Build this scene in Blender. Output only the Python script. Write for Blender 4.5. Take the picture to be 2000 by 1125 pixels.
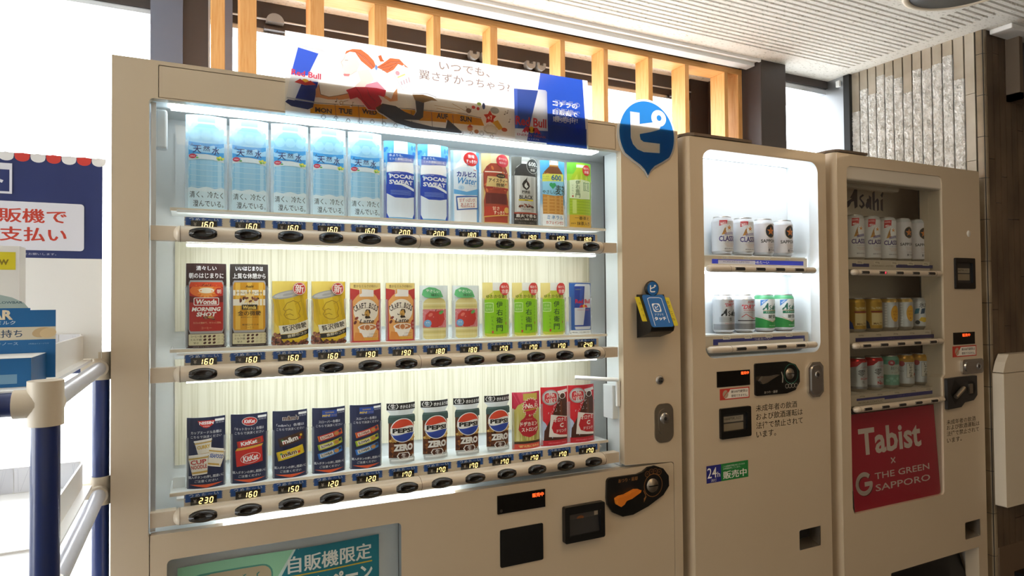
import bpy, math, random
from mathutils import Vector, Matrix
from mathutils.geometry import tessellate_polygon
random.seed(7)
for _o in list(bpy.data.objects): bpy.data.objects.remove(_o)
SC = bpy.context.scene
COL = SC.collection
PI = math.pi

# ------------------------------------------------------------ camera
YAW, PITCH, ROLL = 0.456676, 0.019357, -0.008779
CAM = Vector((0.14137, -1.46768, 1.34447))
fw = Vector((math.sin(YAW)*math.cos(PITCH), math.cos(YAW)*math.cos(PITCH), math.sin(PITCH)))
r0 = Vector((math.cos(YAW), -math.sin(YAW), 0)); u0 = r0.cross(fw)
rt = math.cos(ROLL)*r0 + math.sin(ROLL)*u0; up = -math.sin(ROLL)*r0 + math.cos(ROLL)*u0
cd = bpy.data.cameras.new('camera'); cam = bpy.data.objects.new('camera', cd); COL.objects.link(cam)
cam.matrix_world = Matrix(((rt.x, up.x, -fw.x, CAM.x), (rt.y, up.y, -fw.y, CAM.y), (rt.z, up.z, -fw.z, CAM.z), (0, 0, 0, 1)))
cd.sensor_width = 36.0; cd.lens = 36.0*1270/2000; cd.clip_start = 0.02
SC.camera = cam

# ------------------------------------------------------------ colour management, sky, lights
vs = SC.view_settings
SC.display_settings.display_device = 'sRGB'
vs.view_transform = 'Standard'; vs.look = 'None'; vs.exposure = 0.0; vs.gamma = 1.0; vs.use_curve_mapping = False
W_ = bpy.data.worlds.new('overcast_sky'); SC.world = W_; W_.use_nodes = True
bg = W_.node_tree.nodes['Background']; bg.inputs[0].default_value = (0.93, 0.97, 1.0, 1); bg.inputs[1].default_value = 10.5

def area(name, loc, rot, sx, sy, energy, color=(1, 1, 1), portal=False):
    l = bpy.data.lights.new(name, 'AREA'); l.shape = 'RECTANGLE'; l.size = sx; l.size_y = sy; l.energy = energy; l.color = color
    o = bpy.data.objects.new(name, l); o.location = loc; o.rotation_euler = rot; COL.objects.link(o)
    if portal: l.cycles.is_portal = True
    return o
# sky portals in the real window openings
area('window_portal', (-0.3, 1.02, 1.2), (-PI/2, 0, 0), 5.6, 2.4, 1, portal=True)
area('side_window_portal', (2.76, 0.76, 1.3), (-PI/2, 0, 0), 0.42, 2.3, 1, portal=True)
area('left_glazing_portal', (-3.02, -0.4, 1.2), (0, -PI/2, 0), 2.3, 2.1, 1, portal=True)
# unseen warm lamps added at ceiling height as fill, behind and beside the viewer
WARM = (1.0, 0.68, 0.36)
for lx, ly, le in ((0.3, -2.9, 4), (1.7, -3.2, 8), (1.3, -1.0, 7), (4.1, -1.6, 6)):
    area('ceiling_fill_lamp', (lx, ly, 2.36), (0, 0, 0), 0.5, 0.5, le, WARM)

# ------------------------------------------------------------ helpers
def lin(h):
    h = h.lstrip('#'); c = [int(h[i:i+2], 16)/255 for i in (0, 2, 4)]
    return tuple(x/12.92 if x <= 0.04045 else ((x+0.055)/1.055)**2.4 for x in c)
MATS = {}
def mat(name, col='#ffffff', rough=0.5, metal=0.0, emit=0, ecol=None, spec=0.5, trans=0, coat=0):
    m = bpy.data.materials.new(name); m.use_nodes = True
    b = m.node_tree.nodes['Principled BSDF']
    b.inputs['Base Color'].default_value = lin(col)+(1,); b.inputs['Roughness'].default_value = rough
    b.inputs['Metallic'].default_value = metal; b.inputs['Specular IOR Level'].default_value = spec
    b.inputs['Transmission Weight'].default_value = trans; b.inputs['Coat Weight'].default_value = coat
    if emit:
        b.inputs['Emission Color'].default_value = lin(ecol or col)+(1,); b.inputs['Emission Strength'].default_value = emit
    MATS[name] = m; return m
def nodes(m): return m.node_tree.nodes, m.node_tree.links
def noise_colour(name, c1, c2, scale=(1, 1, 1), ns=6, detail=4, lo=0.35, hi=0.65, bump=0.0, bscale=None):
    m = MATS[name]; N, L = nodes(m); b = N['Principled BSDF']
    tc = N.new('ShaderNodeTexCoord'); mp = N.new('ShaderNodeMapping'); mp.inputs['Scale'].default_value = scale
    nz = N.new('ShaderNodeTexNoise'); nz.inputs['Scale'].default_value = ns; nz.inputs['Detail'].default_value = detail
    cr = N.new('ShaderNodeValToRGB'); cr.color_ramp.elements[0].position = lo; cr.color_ramp.elements[1].position = hi
    cr.color_ramp.elements[0].color = lin(c1)+(1,); cr.color_ramp.elements[1].color = lin(c2)+(1,)
    L.new(tc.outputs['Object'], mp.inputs[0]); L.new(mp.outputs[0], nz.inputs['Vector']); L.new(nz.outputs['Fac'], cr.inputs[0]); L.new(cr.outputs[0], b.inputs['Base Color'])
    if bump:
        bp = N.new('ShaderNodeBump'); bp.inputs['Strength'].default_value = bump; bp.inputs['Distance'].default_value = 0.004
        L.new(nz.outputs['Fac'], bp.inputs['Height']); L.new(bp.outputs[0], b.inputs['Normal'])
    return m
def attr_print(name, rough=0.45, metal=0.0, coat=0.0):
    m = mat(name, '#ffffff', rough, metal, coat=coat); N, L = nodes(m)
    a = N.new('ShaderNodeAttribute'); a.attribute_name = 'Col'; L.new(a.outputs['Color'], N['Principled BSDF'].inputs['Base Color']); return m

mat('paint', '#cbb99e', 0.32, coat=0.25)
mat('paint_side', '#c0b2a0', 0.35)
mat('ivory', '#d9ccb6', 0.35)
mat('rail_paint', '#cfc1ac', 0.35, coat=0.2)
mat('inner_white', '#e3e8ea', 0.5)
mat('inner_beige', '#d2c8b8', 0.5)
mat('dark_gap', '#1d1c1b', 0.7)
mat('black', '#0c0c0c', 0.35)
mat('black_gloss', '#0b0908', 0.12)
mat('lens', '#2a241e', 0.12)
mat('charcoal', '#2c2b2b', 0.4)
mat('chrome', '#d8d8d8', 0.18, 1.0)
mat('steel', '#b9b7b4', 0.32, 1.0)
mat('dull_steel', '#a49a8c', 0.4, 1.0)
mat('alu', '#c9ccd0', 0.35, 1.0)
mat('slate', '#34373e', 0.5)
mat('hook', '#8f9396', 0.45, 0.3)
mat('orange', '#d9771f', 0.4)
mat('white', '#f2f2f0', 0.5)
mat('offwhite', '#e6e1d6', 0.5)
mat('led', '#ffffff', emit=2.6, ecol='#ffd36a')
mat('led_red', '#ff5a30', emit=2.2, ecol='#ff5a22')
mat('led_green', '#40ffc0', emit=1.6, ecol='#40ffb8')
mat('dot_red', '#c03a4a', 0.3, emit=0.6, ecol='#ff4060')
mat('tube', '#ffffff', emit=14, ecol='#f4fcff')
mat('tube_top', '#ffffff', emit=9, ecol='#f0fbff')
mat('tube_cool', '#ffffff', emit=26, ecol='#f0f6ff')
mat('bronze', '#3a302c', 0.45)
mat('bronze_light', '#4d413b', 0.4)
mat('frame_grey', '#656a7a', 0.5)  # dark frame colour, lightened and blued to stand in for window flare
mat('navy_pipe', '#161b2b', 0.3, coat=0.3)
mat('blue_pipe', '#23346a', 0.3, coat=0.3)
mat('cream_joint', '#d8ccb8', 0.4)
mat('grey_pipe', '#c8ccd8', 0.3)
mat('concrete', '#9c9c98', 0.8)
attr_print('print'); attr_print('print_gloss', 0.2, coat=0.5); attr_print('print_metal', 0.28, 0.55)
m = mat('pine', '#d79a58', 0.55); noise_colour('pine', '#d8974f', '#e6b070', (1.2, 1.2, 14), 6, 5, 0.3, 0.7)
N, L = nodes(m); N['Mapping'].inputs['Scale'].default_value = (30, 30, 2)
m = mat('pine_h', '#d79a58', 0.55); noise_colour('pine_h', '#d8974f', '#e6b070', (2, 30, 30), 6, 5, 0.3, 0.7)
mat('wood_print', '#e8dcba', 0.5); noise_colour('wood_print', '#d3cdb0', '#efead6', (60, 60, 0.8), 4, 6, 0.32, 0.55)
mat('ceiling_board', '#e4ddd2', 0.8); noise_colour('ceiling_board', '#c4beb2', '#efebe3', (1, 2.5, 1), 60, 3, 0.30, 0.42, 0.3)
mat('split_stone', '#c4beb2', 0.85); noise_colour('split_stone', '#d0cdc6', '#f0eeea', (1, 1, 1), 35, 5, 0.35, 0.65, 0.6)
mat('smooth_stone', '#b5aa98', 0.6); noise_colour('smooth_stone', '#a99d8a', '#bcb2a1', (1, 1, 1), 8, 3)
mat('corner_tile', '#8f7f68', 0.28); noise_colour('corner_tile', '#7d6d57', '#9a8a72', (1, 1, 1), 7, 3)
mat('dark_tile', '#5a4a3a', 0.3); noise_colour('dark_tile', '#4c3d2f', '#6a5846', (1, 1, 0.5), 9, 3)
mat('skirt_tile', '#6b5846', 0.35)
mat('floor_tile', '#5a544e', 0.4); noise_colour('floor_tile', '#4c4742', '#68625b', (1, 1, 1), 3, 3)
mat('plaster', '#cfc4b2', 0.8); mat('plaster_dark', '#6b5a49', 0.8)
mat('paving', '#d9d8d4', 0.9)

def mix_shader(name, build):
    m = bpy.data.materials.new(name); m.use_nodes = True; N, L = nodes(m); N.clear()
    out = N.new('ShaderNodeOutputMaterial'); L.new(build(N, L), out.inputs[0]); MATS[name] = m; return m
def _glass(tint, f):
    def b(N, L):
        t = N.new('ShaderNodeBsdfTransparent'); t.inputs[0].default_value = tint
        g = N.new('ShaderNodeBsdfGlossy'); g.inputs['Roughness'].default_value = 0.02
        fr = N.new('ShaderNodeFresnel'); ge = N.new('ShaderNodeNewGeometry'); ma = N.new('ShaderNodeMath'); ma.operation = 'MULTIPLY_ADD'; ma.inputs[1].default_value = 1/f-f; ma.inputs[2].default_value = f
        L.new(ge.outputs['Backfacing'], ma.inputs[0]); L.new(ma.outputs[0], fr.inputs[0])   # same reflectance from both sides of the pane
        x = N.new('ShaderNodeMixShader'); L.new(fr.outputs[0], x.inputs[0]); L.new(t.outputs[0], x.inputs[1]); L.new(g.outputs[0], x.inputs[2]); return x.outputs[0]
    return b
mix_shader('glass', _glass((0.97, 0.98, 0.98, 1), 1.25))
mix_shader('glass_big', _glass((0.93, 0.95, 0.95, 1), 1.38))
mix_shader('window_glass', _glass((0.98, 0.99, 1, 1), 1.4))
def _clear(N, L):
    t = N.new('ShaderNodeBsdfTransparent'); d = N.new('ShaderNodeBsdfDiffuse'); d.inputs[0].default_value = (0.75, 0.8, 0.86, 1)
    x = N.new('ShaderNodeMixShader'); x.inputs[0].default_value = 0.3
    L.new(t.outputs[0], x.inputs[1]); L.new(d.outputs[0], x.inputs[2]); return x.outputs[0]
mix_shader('clear_plastic', _clear)
def _film(N, L):
    a = N.new('ShaderNodeAttribute'); a.attribute_name = 'Col'
    t = N.new('ShaderNodeBsdfTranslucent'); d = N.new('ShaderNodeBsdfDiffuse'); L.new(a.outputs['Color'], t.inputs[0]); L.new(a.outputs['Color'], d.inputs[0])
    x = N.new('ShaderNodeMixShader'); x.inputs[0].default_value = 0.06; L.new(t.outputs[0], x.inputs[1]); L.new(d.outputs[0], x.inputs[2])
    g = N.new('ShaderNodeBsdfGlossy'); g.inputs['Roughness'].default_value = 0.15
    y = N.new('ShaderNodeMixShader'); y.inputs[0].default_value = 0.03; L.new(x.outputs[0], y.inputs[1]); L.new(g.outputs[0], y.inputs[2]); return y.outputs[0]
mix_shader('film', _film)

ORG = {}
class MB:
    """collects faces of one part; build() links them as one mesh object"""
    def __init__(s): s.v = []; s.f = []; s.m = []; s.c = []; s.sm = []; s.names = []
    def add(s, v, f, m, col=None, smooth=False):
        n = len(s.v); s.v += [tuple(p) for p in v]; s.f += [tuple(i+n for i in q) for q in f]
        if m not in s.names: s.names.append(m)
        s.m += [s.names.index(m)]*len(f); s.sm += [smooth]*len(f); s.c += [col or (1, 1, 1)]*len(v); return s
    def box(s, x0, x1, y0, y1, z0, z1, m, col=None):
        v = [(x, y, z) for x in (x0, x1) for y in (y0, y1) for z in (z0, z1)]
        return s.add(v, [(0, 1, 3, 2), (4, 6, 7, 5), (0, 4, 5, 1), (2, 3, 7, 6), (0, 2, 6, 4), (1, 5, 7, 3)], m, col)
    def prism(s, pts, a, b, m, axis='y', col=None, smooth=False, caps=True):
        n = len(pts)
        def P(u, w, d): return {'y': (u, d, w), 'z': (u, w, d), 'x': (d, u, w)}[axis]
        v = [P(u, w, a) for u, w in pts]+[P(u, w, b) for u, w in pts]
        s.add(v, [(i, (i+1) % n, n+(i+1) % n, n+i) for i in range(n)], m, col, smooth)
        if caps:
            t = tessellate_polygon([[Vector((u, w, 0)) for u, w in pts]])
            s.add(v[:n], t, m, col); s.add(v[n:], [q[::-1] for q in t], m, col)
        return s
    def plate(s, outer, holes, y0, y1, m, mh=None):
        loops = [outer]+holes
        flat = [p for l in loops for p in l]
        t = tessellate_polygon([[Vector((u, w, 0)) for u, w in l] for l in loops])
        s.add([(u, y0, w) for u, w in flat], t, m); s.add([(u, y1, w) for u, w in flat], t, m)
        for k, l in enumerate(loops):
            n = len(l); v = [(u, y0, w) for u, w in l]+[(u, y1, w) for u, w in l]
            s.add(v, [(i, (i+1) % n, n+(i+1) % n, n+i) for i in range(n)], m if (k == 0 or not mh) else mh)
        return s
    def lathe(s, prof, m, cx=0, cy=0, cz=0, n=40, col=None, axis='z', smooth=True):
        v = []; f = []
        for r, z in prof:
            for i in range(n):
                a = 2*PI*i/n; x, y = r*math.sin(a), -r*math.cos(a)
                v.append({'z': (cx+x, cy+y, cz+z), 'y': (cx+x, cy+z, cz+y), 'x': (cx+z, cy+x, cz+y)}[axis])
        k = len(prof)
        for j in range(k-1):
            for i in range(n):
                f.append((j*n+i, j*n+(i+1) % n, (j+1)*n+(i+1) % n, (j+1)*n+i))
        return s.add(v, f, m, col, smooth)
    def tube(s, p, q, r, m, n=18, col=None, caps=True):
        p, q = Vector(p), Vector(q); d = (q-p).normalized()
        a = d.orthogonal().normalized(); b = d.cross(a)
        v = [e+r*(math.cos(2*PI*i/n)*a+math.sin(2*PI*i/n)*b) for e in (p, q) for i in range(n)]
        s.add(v, [(i, (i+1) % n, n+(i+1) % n, n+i) for i in range(n)], m, col, True)
        if caps: s.add(v[:n], [tuple(range(n))[::-1]], m, col); s.add(v[n:], [tuple(range(n))], m, col)
        return s
    def build(s, name, parent=None, org=None, bevel=0, seg=2):
        if org is None: org = ORG[parent.name] if parent else (0, 0, 0)
        me = bpy.data.meshes.new(name)
        me.from_pydata([(x-org[0], y-org[1], z-org[2]) for x, y, z in s.v], [], s.f)
        for k in s.names: me.materials.append(MATS[k])
        me.polygons.foreach_set('material_index', s.m); me.polygons.foreach_set('use_smooth', s.sm)
        if any(k in ('print', 'print_gloss', 'print_metal', 'film') for k in s.names):
            ca = me.color_attributes.new('Col', 'FLOAT_COLOR', 'POINT')
            ca.data.foreach_set('color', [y for c in s.c for y in (c[0], c[1], c[2], 1.0)])
        me.update()
        o = bpy.data.objects.new(name, me); COL.objects.link(o)
        if parent:
            o.parent = parent; w = ORG[parent.name]; o.location = [org[i]-w[i] for i in range(3)]
        else: o.location = org
        ORG[o.name] = tuple(org)
        if bevel:
            bv = o.modifiers.new('bevel', 'BEVEL'); bv.width = bevel; bv.segments = seg; bv.limit_method = 'ANGLE'; bv.angle_limit = math.radians(40)
        return o
def tag(o, label, cat, group=None):
    o['label'] = label; o['category'] = cat
    if group: o['group'] = group
    return o
def thing(name, label, cat, loc=(0, 0, 0), group=None):
    o = bpy.data.objects.new(name, None); o.location = loc; o.empty_display_size = 0.1; COL.objects.link(o); ORG[o.name] = tuple(loc)
    return tag(o, label, cat, group)
def struct(mb, name, **k):
    o = mb.build(name, **k); o['kind'] = 'structure'; return o
def dup(src, parent, loc):
    """copy of a part (with its own parts), sharing mesh data"""
    c = src.copy(); COL.objects.link(c); c.parent = parent; c.location = Vector(loc)-Vector(ORG[parent.name]) if parent else loc
    for k in list(src.children):
        d = k.copy(); COL.objects.link(d); d.parent = c
    return c

def arcpts(cx, cy, r, a0, a1, n): return [(cx+r*math.cos(a0+(a1-a0)*i/n), cy+r*math.sin(a0+(a1-a0)*i/n)) for i in range(n+1)]
def rrect(x0, y0, x1, y1, r, n=6):
    return arcpts(x1-r, y0+r, r, -PI/2, 0, n)+arcpts(x1-r, y1-r, r, 0, PI/2, n)+arcpts(x0+r, y1-r, r, PI/2, PI, n)+arcpts(x0+r, y0+r, r, PI, 1.5*PI, n)
def rect(x0, y0, x1, y1): return [(x0, y0), (x1, y0), (x1, y1), (x0, y1)]

_tc = bpy.data.curves.new('lettering', 'FONT'); _to = bpy.data.objects.new('lettering', _tc); _cache = {}
def glyphs(t, bold):
    """flat meshes of a word; bold kanji are thickened by shifted copies, other letters by offset outlines"""
    k = (t, bold)
    if k not in _cache:
        dense = any(ord(c) >= 0x3400 for c in t)
        _tc.body = t; _tc.offset = 0.002 if dense and bold else bold*0.0022; _tc.resolution_u = 2; _to.to_mesh_clear(); me = _to.to_mesh()
        V0 = [(v.co.x, v.co.y) for v in me.vertices]; F = []; b = bold*0.0014
        for p in me.polygons:
            q = list(p.vertices)
            for i in range(1, len(q)-1): F.append((q[0], q[i], q[i+1]))
        _cache[k] = ([[(x+dx*b, y+dy*b) for x, y in V0] for dx, dy in (((-1, 0), (1, 0), (0, 0.7)) if dense and bold > 5 else ((-0.5, 0), (0.5, 0)) if dense and bold else ((0, 0),))], F)
    return _cache[k]

class Art:
    """flat print made of coloured shapes, later laid on a flat or curved surface"""
    def __init__(s, mat='print', clip=None): s.t = []; s.n = 0; s.mat = mat; s.clip = clip; s.base = None
    def tri(s, pts, tris, col, m=None):
        s.n += 1; c = lin(col)
        for q in tris: s.t.append(([pts[i] for i in q], c, s.n, m or s.mat))
    def P(s, pts, col, m=None):
        s.tri(pts, tessellate_polygon([[Vector((x, y, 0)) for x, y in pts]]), col, m); return s
    def R(s, x0, y0, x1, y1, col, m=None): s.tri(rect(x0, y0, x1, y1), [(0, 1, 2), (0, 2, 3)], col, m); return s
    def RR(s, x0, y0, x1, y1, r, col, m=None): return s.P(rrect(x0, y0, x1, y1, r, 4), col, m)
    def E(s, cx, cy, rx, ry, col, n=28, rot=0, m=None):
        c, d = math.cos(rot), math.sin(rot); p = [(cx, cy)]
        for i in range(n):
            x, y = rx*math.cos(2*PI*i/n), ry*math.sin(2*PI*i/n); p.append((cx+x*c-y*d, cy+x*d+y*c))
        s.tri(p, [(0, i+1, (i+1) % n+1) for i in range(n)], col, m); return s
    def L(s, pts, w, col, m=None):
        P = []; T = []
        for (x0, y0), (x1, y1) in zip(pts, pts[1:]):
            d = math.hypot(x1-x0, y1-y0) or 1; nx, ny = -(y1-y0)/d*w/2, (x1-x0)/d*w/2; k = len(P)
            P += [(x0+nx, y0+ny), (x0-nx, y0-ny), (x1-nx, y1-ny), (x1+nx, y1+ny)]; T += [(k, k+1, k+2), (k, k+2, k+3)]
        s.tri(P, T, col, m); P = []; T = []
        for x, y in pts[1:-1]:
            k = len(P); P += [(x, y)]+[(x+w/2*math.cos(i*PI/4), y+w/2*math.sin(i*PI/4)) for i in range(8)]
            T += [(k, k+1+i, k+1+(i+1) % 8) for i in range(8)]
        if P: s.tri(P, T, col, m)
        return s
    def ring(s, cx, cy, r, w, col, n=32, m=None): return s.L([(cx+r*math.cos(2*PI*i/n), cy+r*math.sin(2*PI*i/n)) for i in range(n+1)], w, col, m)
    def star(s, cx, cy, r, col, k=0.4, n=5, rot=0, m=None):
        return s.P([(cx+(r if i % 2 == 0 else r*k)*math.sin(PI*i/n+rot), cy+(r if i % 2 == 0 else r*k)*math.cos(PI*i/n+rot)) for i in range(2*n)], col, m)
    def T(s, t, cx, cy, w=None, h=None, col='#000000', bold=0, shear=0, rot=0, arc=0, m=None):
        VV, F = glyphs(t, bold)
        if not F: return s
        xs = [p[0] for V in VV for p in V]; ys = [p[1] for V in VV for p in V]; x0, x1, y0, y1 = min(xs), max(xs), min(ys), max(ys)
        kx = w/(x1-x0) if w else None; ky = h/(y1-y0) if h else None
        kx = kx or ky; ky = ky or kx; c, d = math.cos(rot), math.sin(rot)
        for V in VV:
            Q = []
            for x, y in V:
                X, Y = (x-(x0+x1)/2)*kx, (y-(y0+y1)/2)*ky; X += Y*shear; Y += arc*X*X
                Q.append((cx+X*c-Y*d, cy+X*d+Y*c))
            s.tri(Q, F, col, m)
        return s
    def TV(s, t, cx, y0, y1, h, col, bold=0, w=None):
        n = len(t)
        for i, ch in enumerate(t): s.T(ch, cx, y1+(y0-y1)*(i+0.5)/n, w or h, h, col, bold)
        return s
    def mapped(s, f):
        a = Art(s.mat, s.clip); a.n = s.n; a.t = [([f(*p) for p in q], c, l, m) for q, c, l, m in s.t]; return a
    def knock_out(s):
        """on see-through film only the topmost ink stays: cut every print (but the base) by the prints above it"""
        def cut(P, T):
            ar = sum(T[i-1][0]*T[i][1]-T[i][0]*T[i-1][1] for i in range(3))
            if abs(ar) < 1e-12: return [P]
            T = T if ar > 0 else T[::-1]; out = []
            for i in range(3):
                a, b = T[i-1], T[i]; nx, ny = b[1]-a[1], -(b[0]-a[0]); I = []; O = []
                D = [(p[0]-a[0])*nx+(p[1]-a[1])*ny for p in P]
                for j in range(len(P)):
                    p, q, dp, dq = P[j-1], P[j], D[j-1], D[j]
                    if (dp > 0) != (dq > 0):
                        t = dp/(dp-dq); x = (p[0]+t*(q[0]-p[0]), p[1]+t*(q[1]-p[1])); I.append(x); O.append(x)
                    (O if dq > 0 else I).append(q)
                if len(O) > 2 and abs(sum(O[j-1][0]*O[j][1]-O[j][0]*O[j-1][1] for j in range(len(O)))) > 1e-11: out.append(O)
                P = I
                if len(P) < 3: break
            return out
        bb = lambda P: (min(p[0] for p in P), max(p[0] for p in P), min(p[1] for p in P), max(p[1] for p in P))
        up_ = [(bb(q), q, l, c) for q, c, l, m in s.t]; res = []
        for q, c, l, m in s.t:
            fr = [q]
            if l > 1:
                B0 = bb(q)
                for B1, T, l1, c1 in up_:
                    if l1 <= l or B1[0] > B0[1] or B1[1] < B0[0] or B1[2] > B0[3] or B1[3] < B0[2]: continue
                    nf = []
                    for P in fr:
                        xs = [p[0] for p in P]; ys = [p[1] for p in P]
                        if B1[0] >= max(xs) or B1[1] <= min(xs) or B1[2] >= max(ys) or B1[3] <= min(ys): nf.append(P)
                        else: nf += cut(P, T)
                    fr = nf
            res += [(P, c, l, m) for P in fr]
        s.t = res; return s
    def emit(s, mb, f, strip=0):
        clip = s.clip
        def half(P, k, v, sg):
            o = []
            for i in range(len(P)):
                a, b = P[i-1], P[i]; da, db = sg*(a[k]-v), sg*(b[k]-v)
                if (da >= 0) != (db >= 0):
                    t = da/(da-db); o.append((a[0]+t*(b[0]-a[0]), a[1]+t*(b[1]-a[1])))
                if db >= 0: o.append(b)
            return o
        acc = {}
        for q, c, l, m in s.t:
            P = q
            if clip:
                for k, v, sg in ((0, clip[0], 1), (0, clip[2], -1), (1, clip[1], 1), (1, clip[3], -1)):
                    if P: P = half(P, k, v, sg)
                if len(P) < 3: continue
            xs = [p[0] for p in P]; a, b = min(xs), max(xs); out = [P]
            if strip and math.floor(a/strip+1e-6) != math.floor(b/strip-1e-6):
                i0, i1 = math.floor(a/strip+1e-6), math.ceil(b/strip-1e-6); out = []
                for i in range(i0, i1):
                    S = half(half(P, 0, i*strip, 1), 0, (i+1)*strip, -1) if P else []
                    if len(S) > 2: out.append(S)
            V, F, C = acc.setdefault(m, ([], [], []))
            for S in out:
                n = len(V); V += [f(x, y, l) for x, y in S]; F.append(tuple(range(n, n+len(S)))); C += [c]*len(S)
        for m, (V, F, C) in acc.items():
            n = len(mb.v); mb.add(V, F, m); mb.c[n:] = C
        return mb
EPS = 0.00002
def flat(X, Y, Z, e=EPS): return lambda u, v, l: (X+u, Y-l*e, Z+v)
def flatx(X, Y, Z, e=EPS): return lambda u, v, l: (X+l*e, Y+u, Z+v)
def curved(R, e=EPS, x=0, y=0, z=0): return lambda u, v, l: (x+(R+l*e)*math.sin(u/R), y+R-(R+l*e)*math.cos(u/R), z+v)

# ------------------------------------------------------------ the room
ZC = 2.404
struct(MB().box(-3.0, 4.6, -5.0, 0.95, -0.08, 0.0, 'floor_tile'), 'floor')
mb = MB()
mb.box(-3.0, 4.6, -5.0, 1.06, ZC+0.014, ZC+0.1, 'ceiling_board')                    # board above the grooves
GP, GW = 0.0266, 0.0105
mb.box(-3.0, 4.6, 0.519, 1.06, ZC, ZC+0.015, 'ceiling_board')
mb.box(2.86, 4.6, -0.12, 0.519, ZC, ZC+0.015, 'ceiling_board')
mb.box(2.31, 2.689, -0.395, 0.03, ZC, ZC+0.015, 'ceiling_board')
k = 0; y = 0.519
while y > -4.9:
    a, b = y-GP, y-GW                                                                   # solid rib between two grooves
    for x0, x1 in (((-3.0, 2.31), (2.689, 2.86 if y > -0.11 else 4.6)) if -0.40 < a < 0.02 else ((-3.0, 2.86 if y > -0.11 else 4.6),)):
        mb.box(x0, x1, a, b, ZC, ZC+0.0145, 'ceiling_board')
    y -= GP
struct(mb, 'ceiling')
# walls behind the viewer and at the left
struct(MB().box(-3.1, 4.7, -5.1, -5.0, 0, 2.5, 'plaster'), 'wall_back')
mb = MB()
mb.box(-3.1, -3.0, -5.0, -1.45, 0, 2.5, 'plaster'); mb.box(-3.1, -3.0, 0.7, 1.06, 0, 2.5, 'frame_grey'); mb.box(-3.1, -3.0, -1.45, 0.7, 2.35, 2.5, 'frame_grey')
for yy in (-1.45, -0.4, 0.66): mb.box(-3.1, -3.0, yy, yy+0.05, 0, 2.36, 'frame_grey')
struct(mb, 'wall_left')
struct(MB().box(4.6, 4.7, -5.0, 0.1, 0, 2.5, 'plaster_dark'), 'wall_far_right')
# window wall behind the machines
mb = MB()
mb.box(-3.0, 2.40, 0.95, 1.05, 2.312, ZC+0.01, 'bronze')                                # lintel beam
mb.box(-3.0, 2.40, 0.955, 1.04, 2.296, 2.312, 'alu')
mb.box(-3.0, 2.40, 0.95, 1.05, 0.0, 0.06, 'bronze')
mb.box(0.019, 0.112, 0.90, 1.05, 0, ZC, 'frame_grey'); mb.box(0.112, 0.19, 0.93, 1.05, 0, ZC, 'bronze_light')
mb.box(0.188, 0.194, 0.915, 0.93, 0, ZC, 'alu')
mb.box(0.20, 0.262, 0.90, 1.05, 0, ZC, 'frame_grey')
mb.box(2.29, 2.42, 0.94, 1.05, 0, ZC, 'bronze'); mb.box(2.268, 2.29, 0.945, 1.0, 0, 2.30, 'alu')
mb.box(-1.55, -1.50, 0.94, 1.05, 0, 2.32, 'frame_grey')
wf = struct(mb, 'window_1')
g = MB().box(-2.99, 2.28, 0.995, 1.001, 0.06, 2.30, 'window_glass').build('window_glass', wf)
# window opener hardware along the lintel
t = thing('window_opener_rod', 'thin silver opener rod with paired clips along the dark window lintel', 'window rod', (0.3, 0.93, 2.33))
MB().tube((0.262, 0.938, 2.338), (2.29, 0.938, 2.338), 0.0035, 'alu', 8).build('rod', t)
for cx in (0.40, 1.155, 1.205, 1.41, 1.46, 2.20):
    b = MB().prism(arcpts(cx, 2.333, 0.021, PI, 2*PI, 10)+[(cx+0.021, 2.344), (cx+0.009, 2.344), (cx+0.008, 2.333), (cx-0.008, 2.333), (cx-0.009, 2.344), (cx-0.021, 2.344)] if cx not in (0.40,) else arcpts(cx, 2.325, 0.03, 0, PI, 10), 0.914, 0.944, 'hook')
    b.box(cx-0.035, cx+0.035, 0.93, 0.95, 2.302, 2.312, 'bronze')
    b.build('clip', t)
t = thing('window_stay', 'slanting silver window stay arm in the dark corner by the last slat', 'window stay', (2.26, 0.9, 2.0))
MB().tube((2.185, 0.90, 2.165), (2.235, 0.90, 1.90), 0.010, 'alu', 10).build('arm', t)
MB().box(2.168, 2.2, 0.885, 0.915, 2.15, 2.185, 'alu').build('bracket', t)
# boxed-in column and right hand window
mb = MB().box(2.398, 2.555, 0.61, 1.05, 0, ZC, 'bronze')
struct(mb, 'trim_1', bevel=0.004)
mb = MB()
mb.box(2.555, 2.96, 0.69, 0.75, ZC-0.035, ZC+0.01, 'bronze'); mb.box(2.555, 2.94, 0.70, 0.75, ZC-0.062, ZC-0.035, 'alu')
mb.box(2.935, 2.985, 0.60, 0.76, 0, ZC, 'alu'); mb.box(2.93, 2.99, 0.571, 0.602, 0, ZC, 'dark_gap'); mb.box(2.555, 2.575, 0.69, 0.75, 0, ZC-0.03, 'alu')
mb.box(2.555, 2.94, 0.69, 0.75, 0, 0.06, 'bronze')
wf = struct(mb, 'window_2')
MB().box(2.575, 2.936, 0.715, 0.721, 0.06, ZC-0.06, 'window_glass').build('window_glass', wf)
tag(MB().box(2.915, 2.931, 0.612, 0.632, 2.355, 2.385, 'white').build('sensor', bevel=0.003), 'tiny white sensor at the top corner of the narrow right window', 'sensor')
# curtain recess trim on the ceiling
mb = MB()
mb.box(-3.0, 2.398, 0.607, 0.618, ZC-0.012, ZC, 'white'); mb.box(-3.0, 2.396, 0.618, 0.640, ZC-0.006, ZC, 'offwhite'); mb.box(-3.0, 2.394, 0.640, 0.690, ZC-0.022, ZC, 'white')
mb.box(-3.0, 2.19, 0.690, 0.722, ZC-0.012, ZC, 'black')
struct(mb, 'trim_2')
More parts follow.
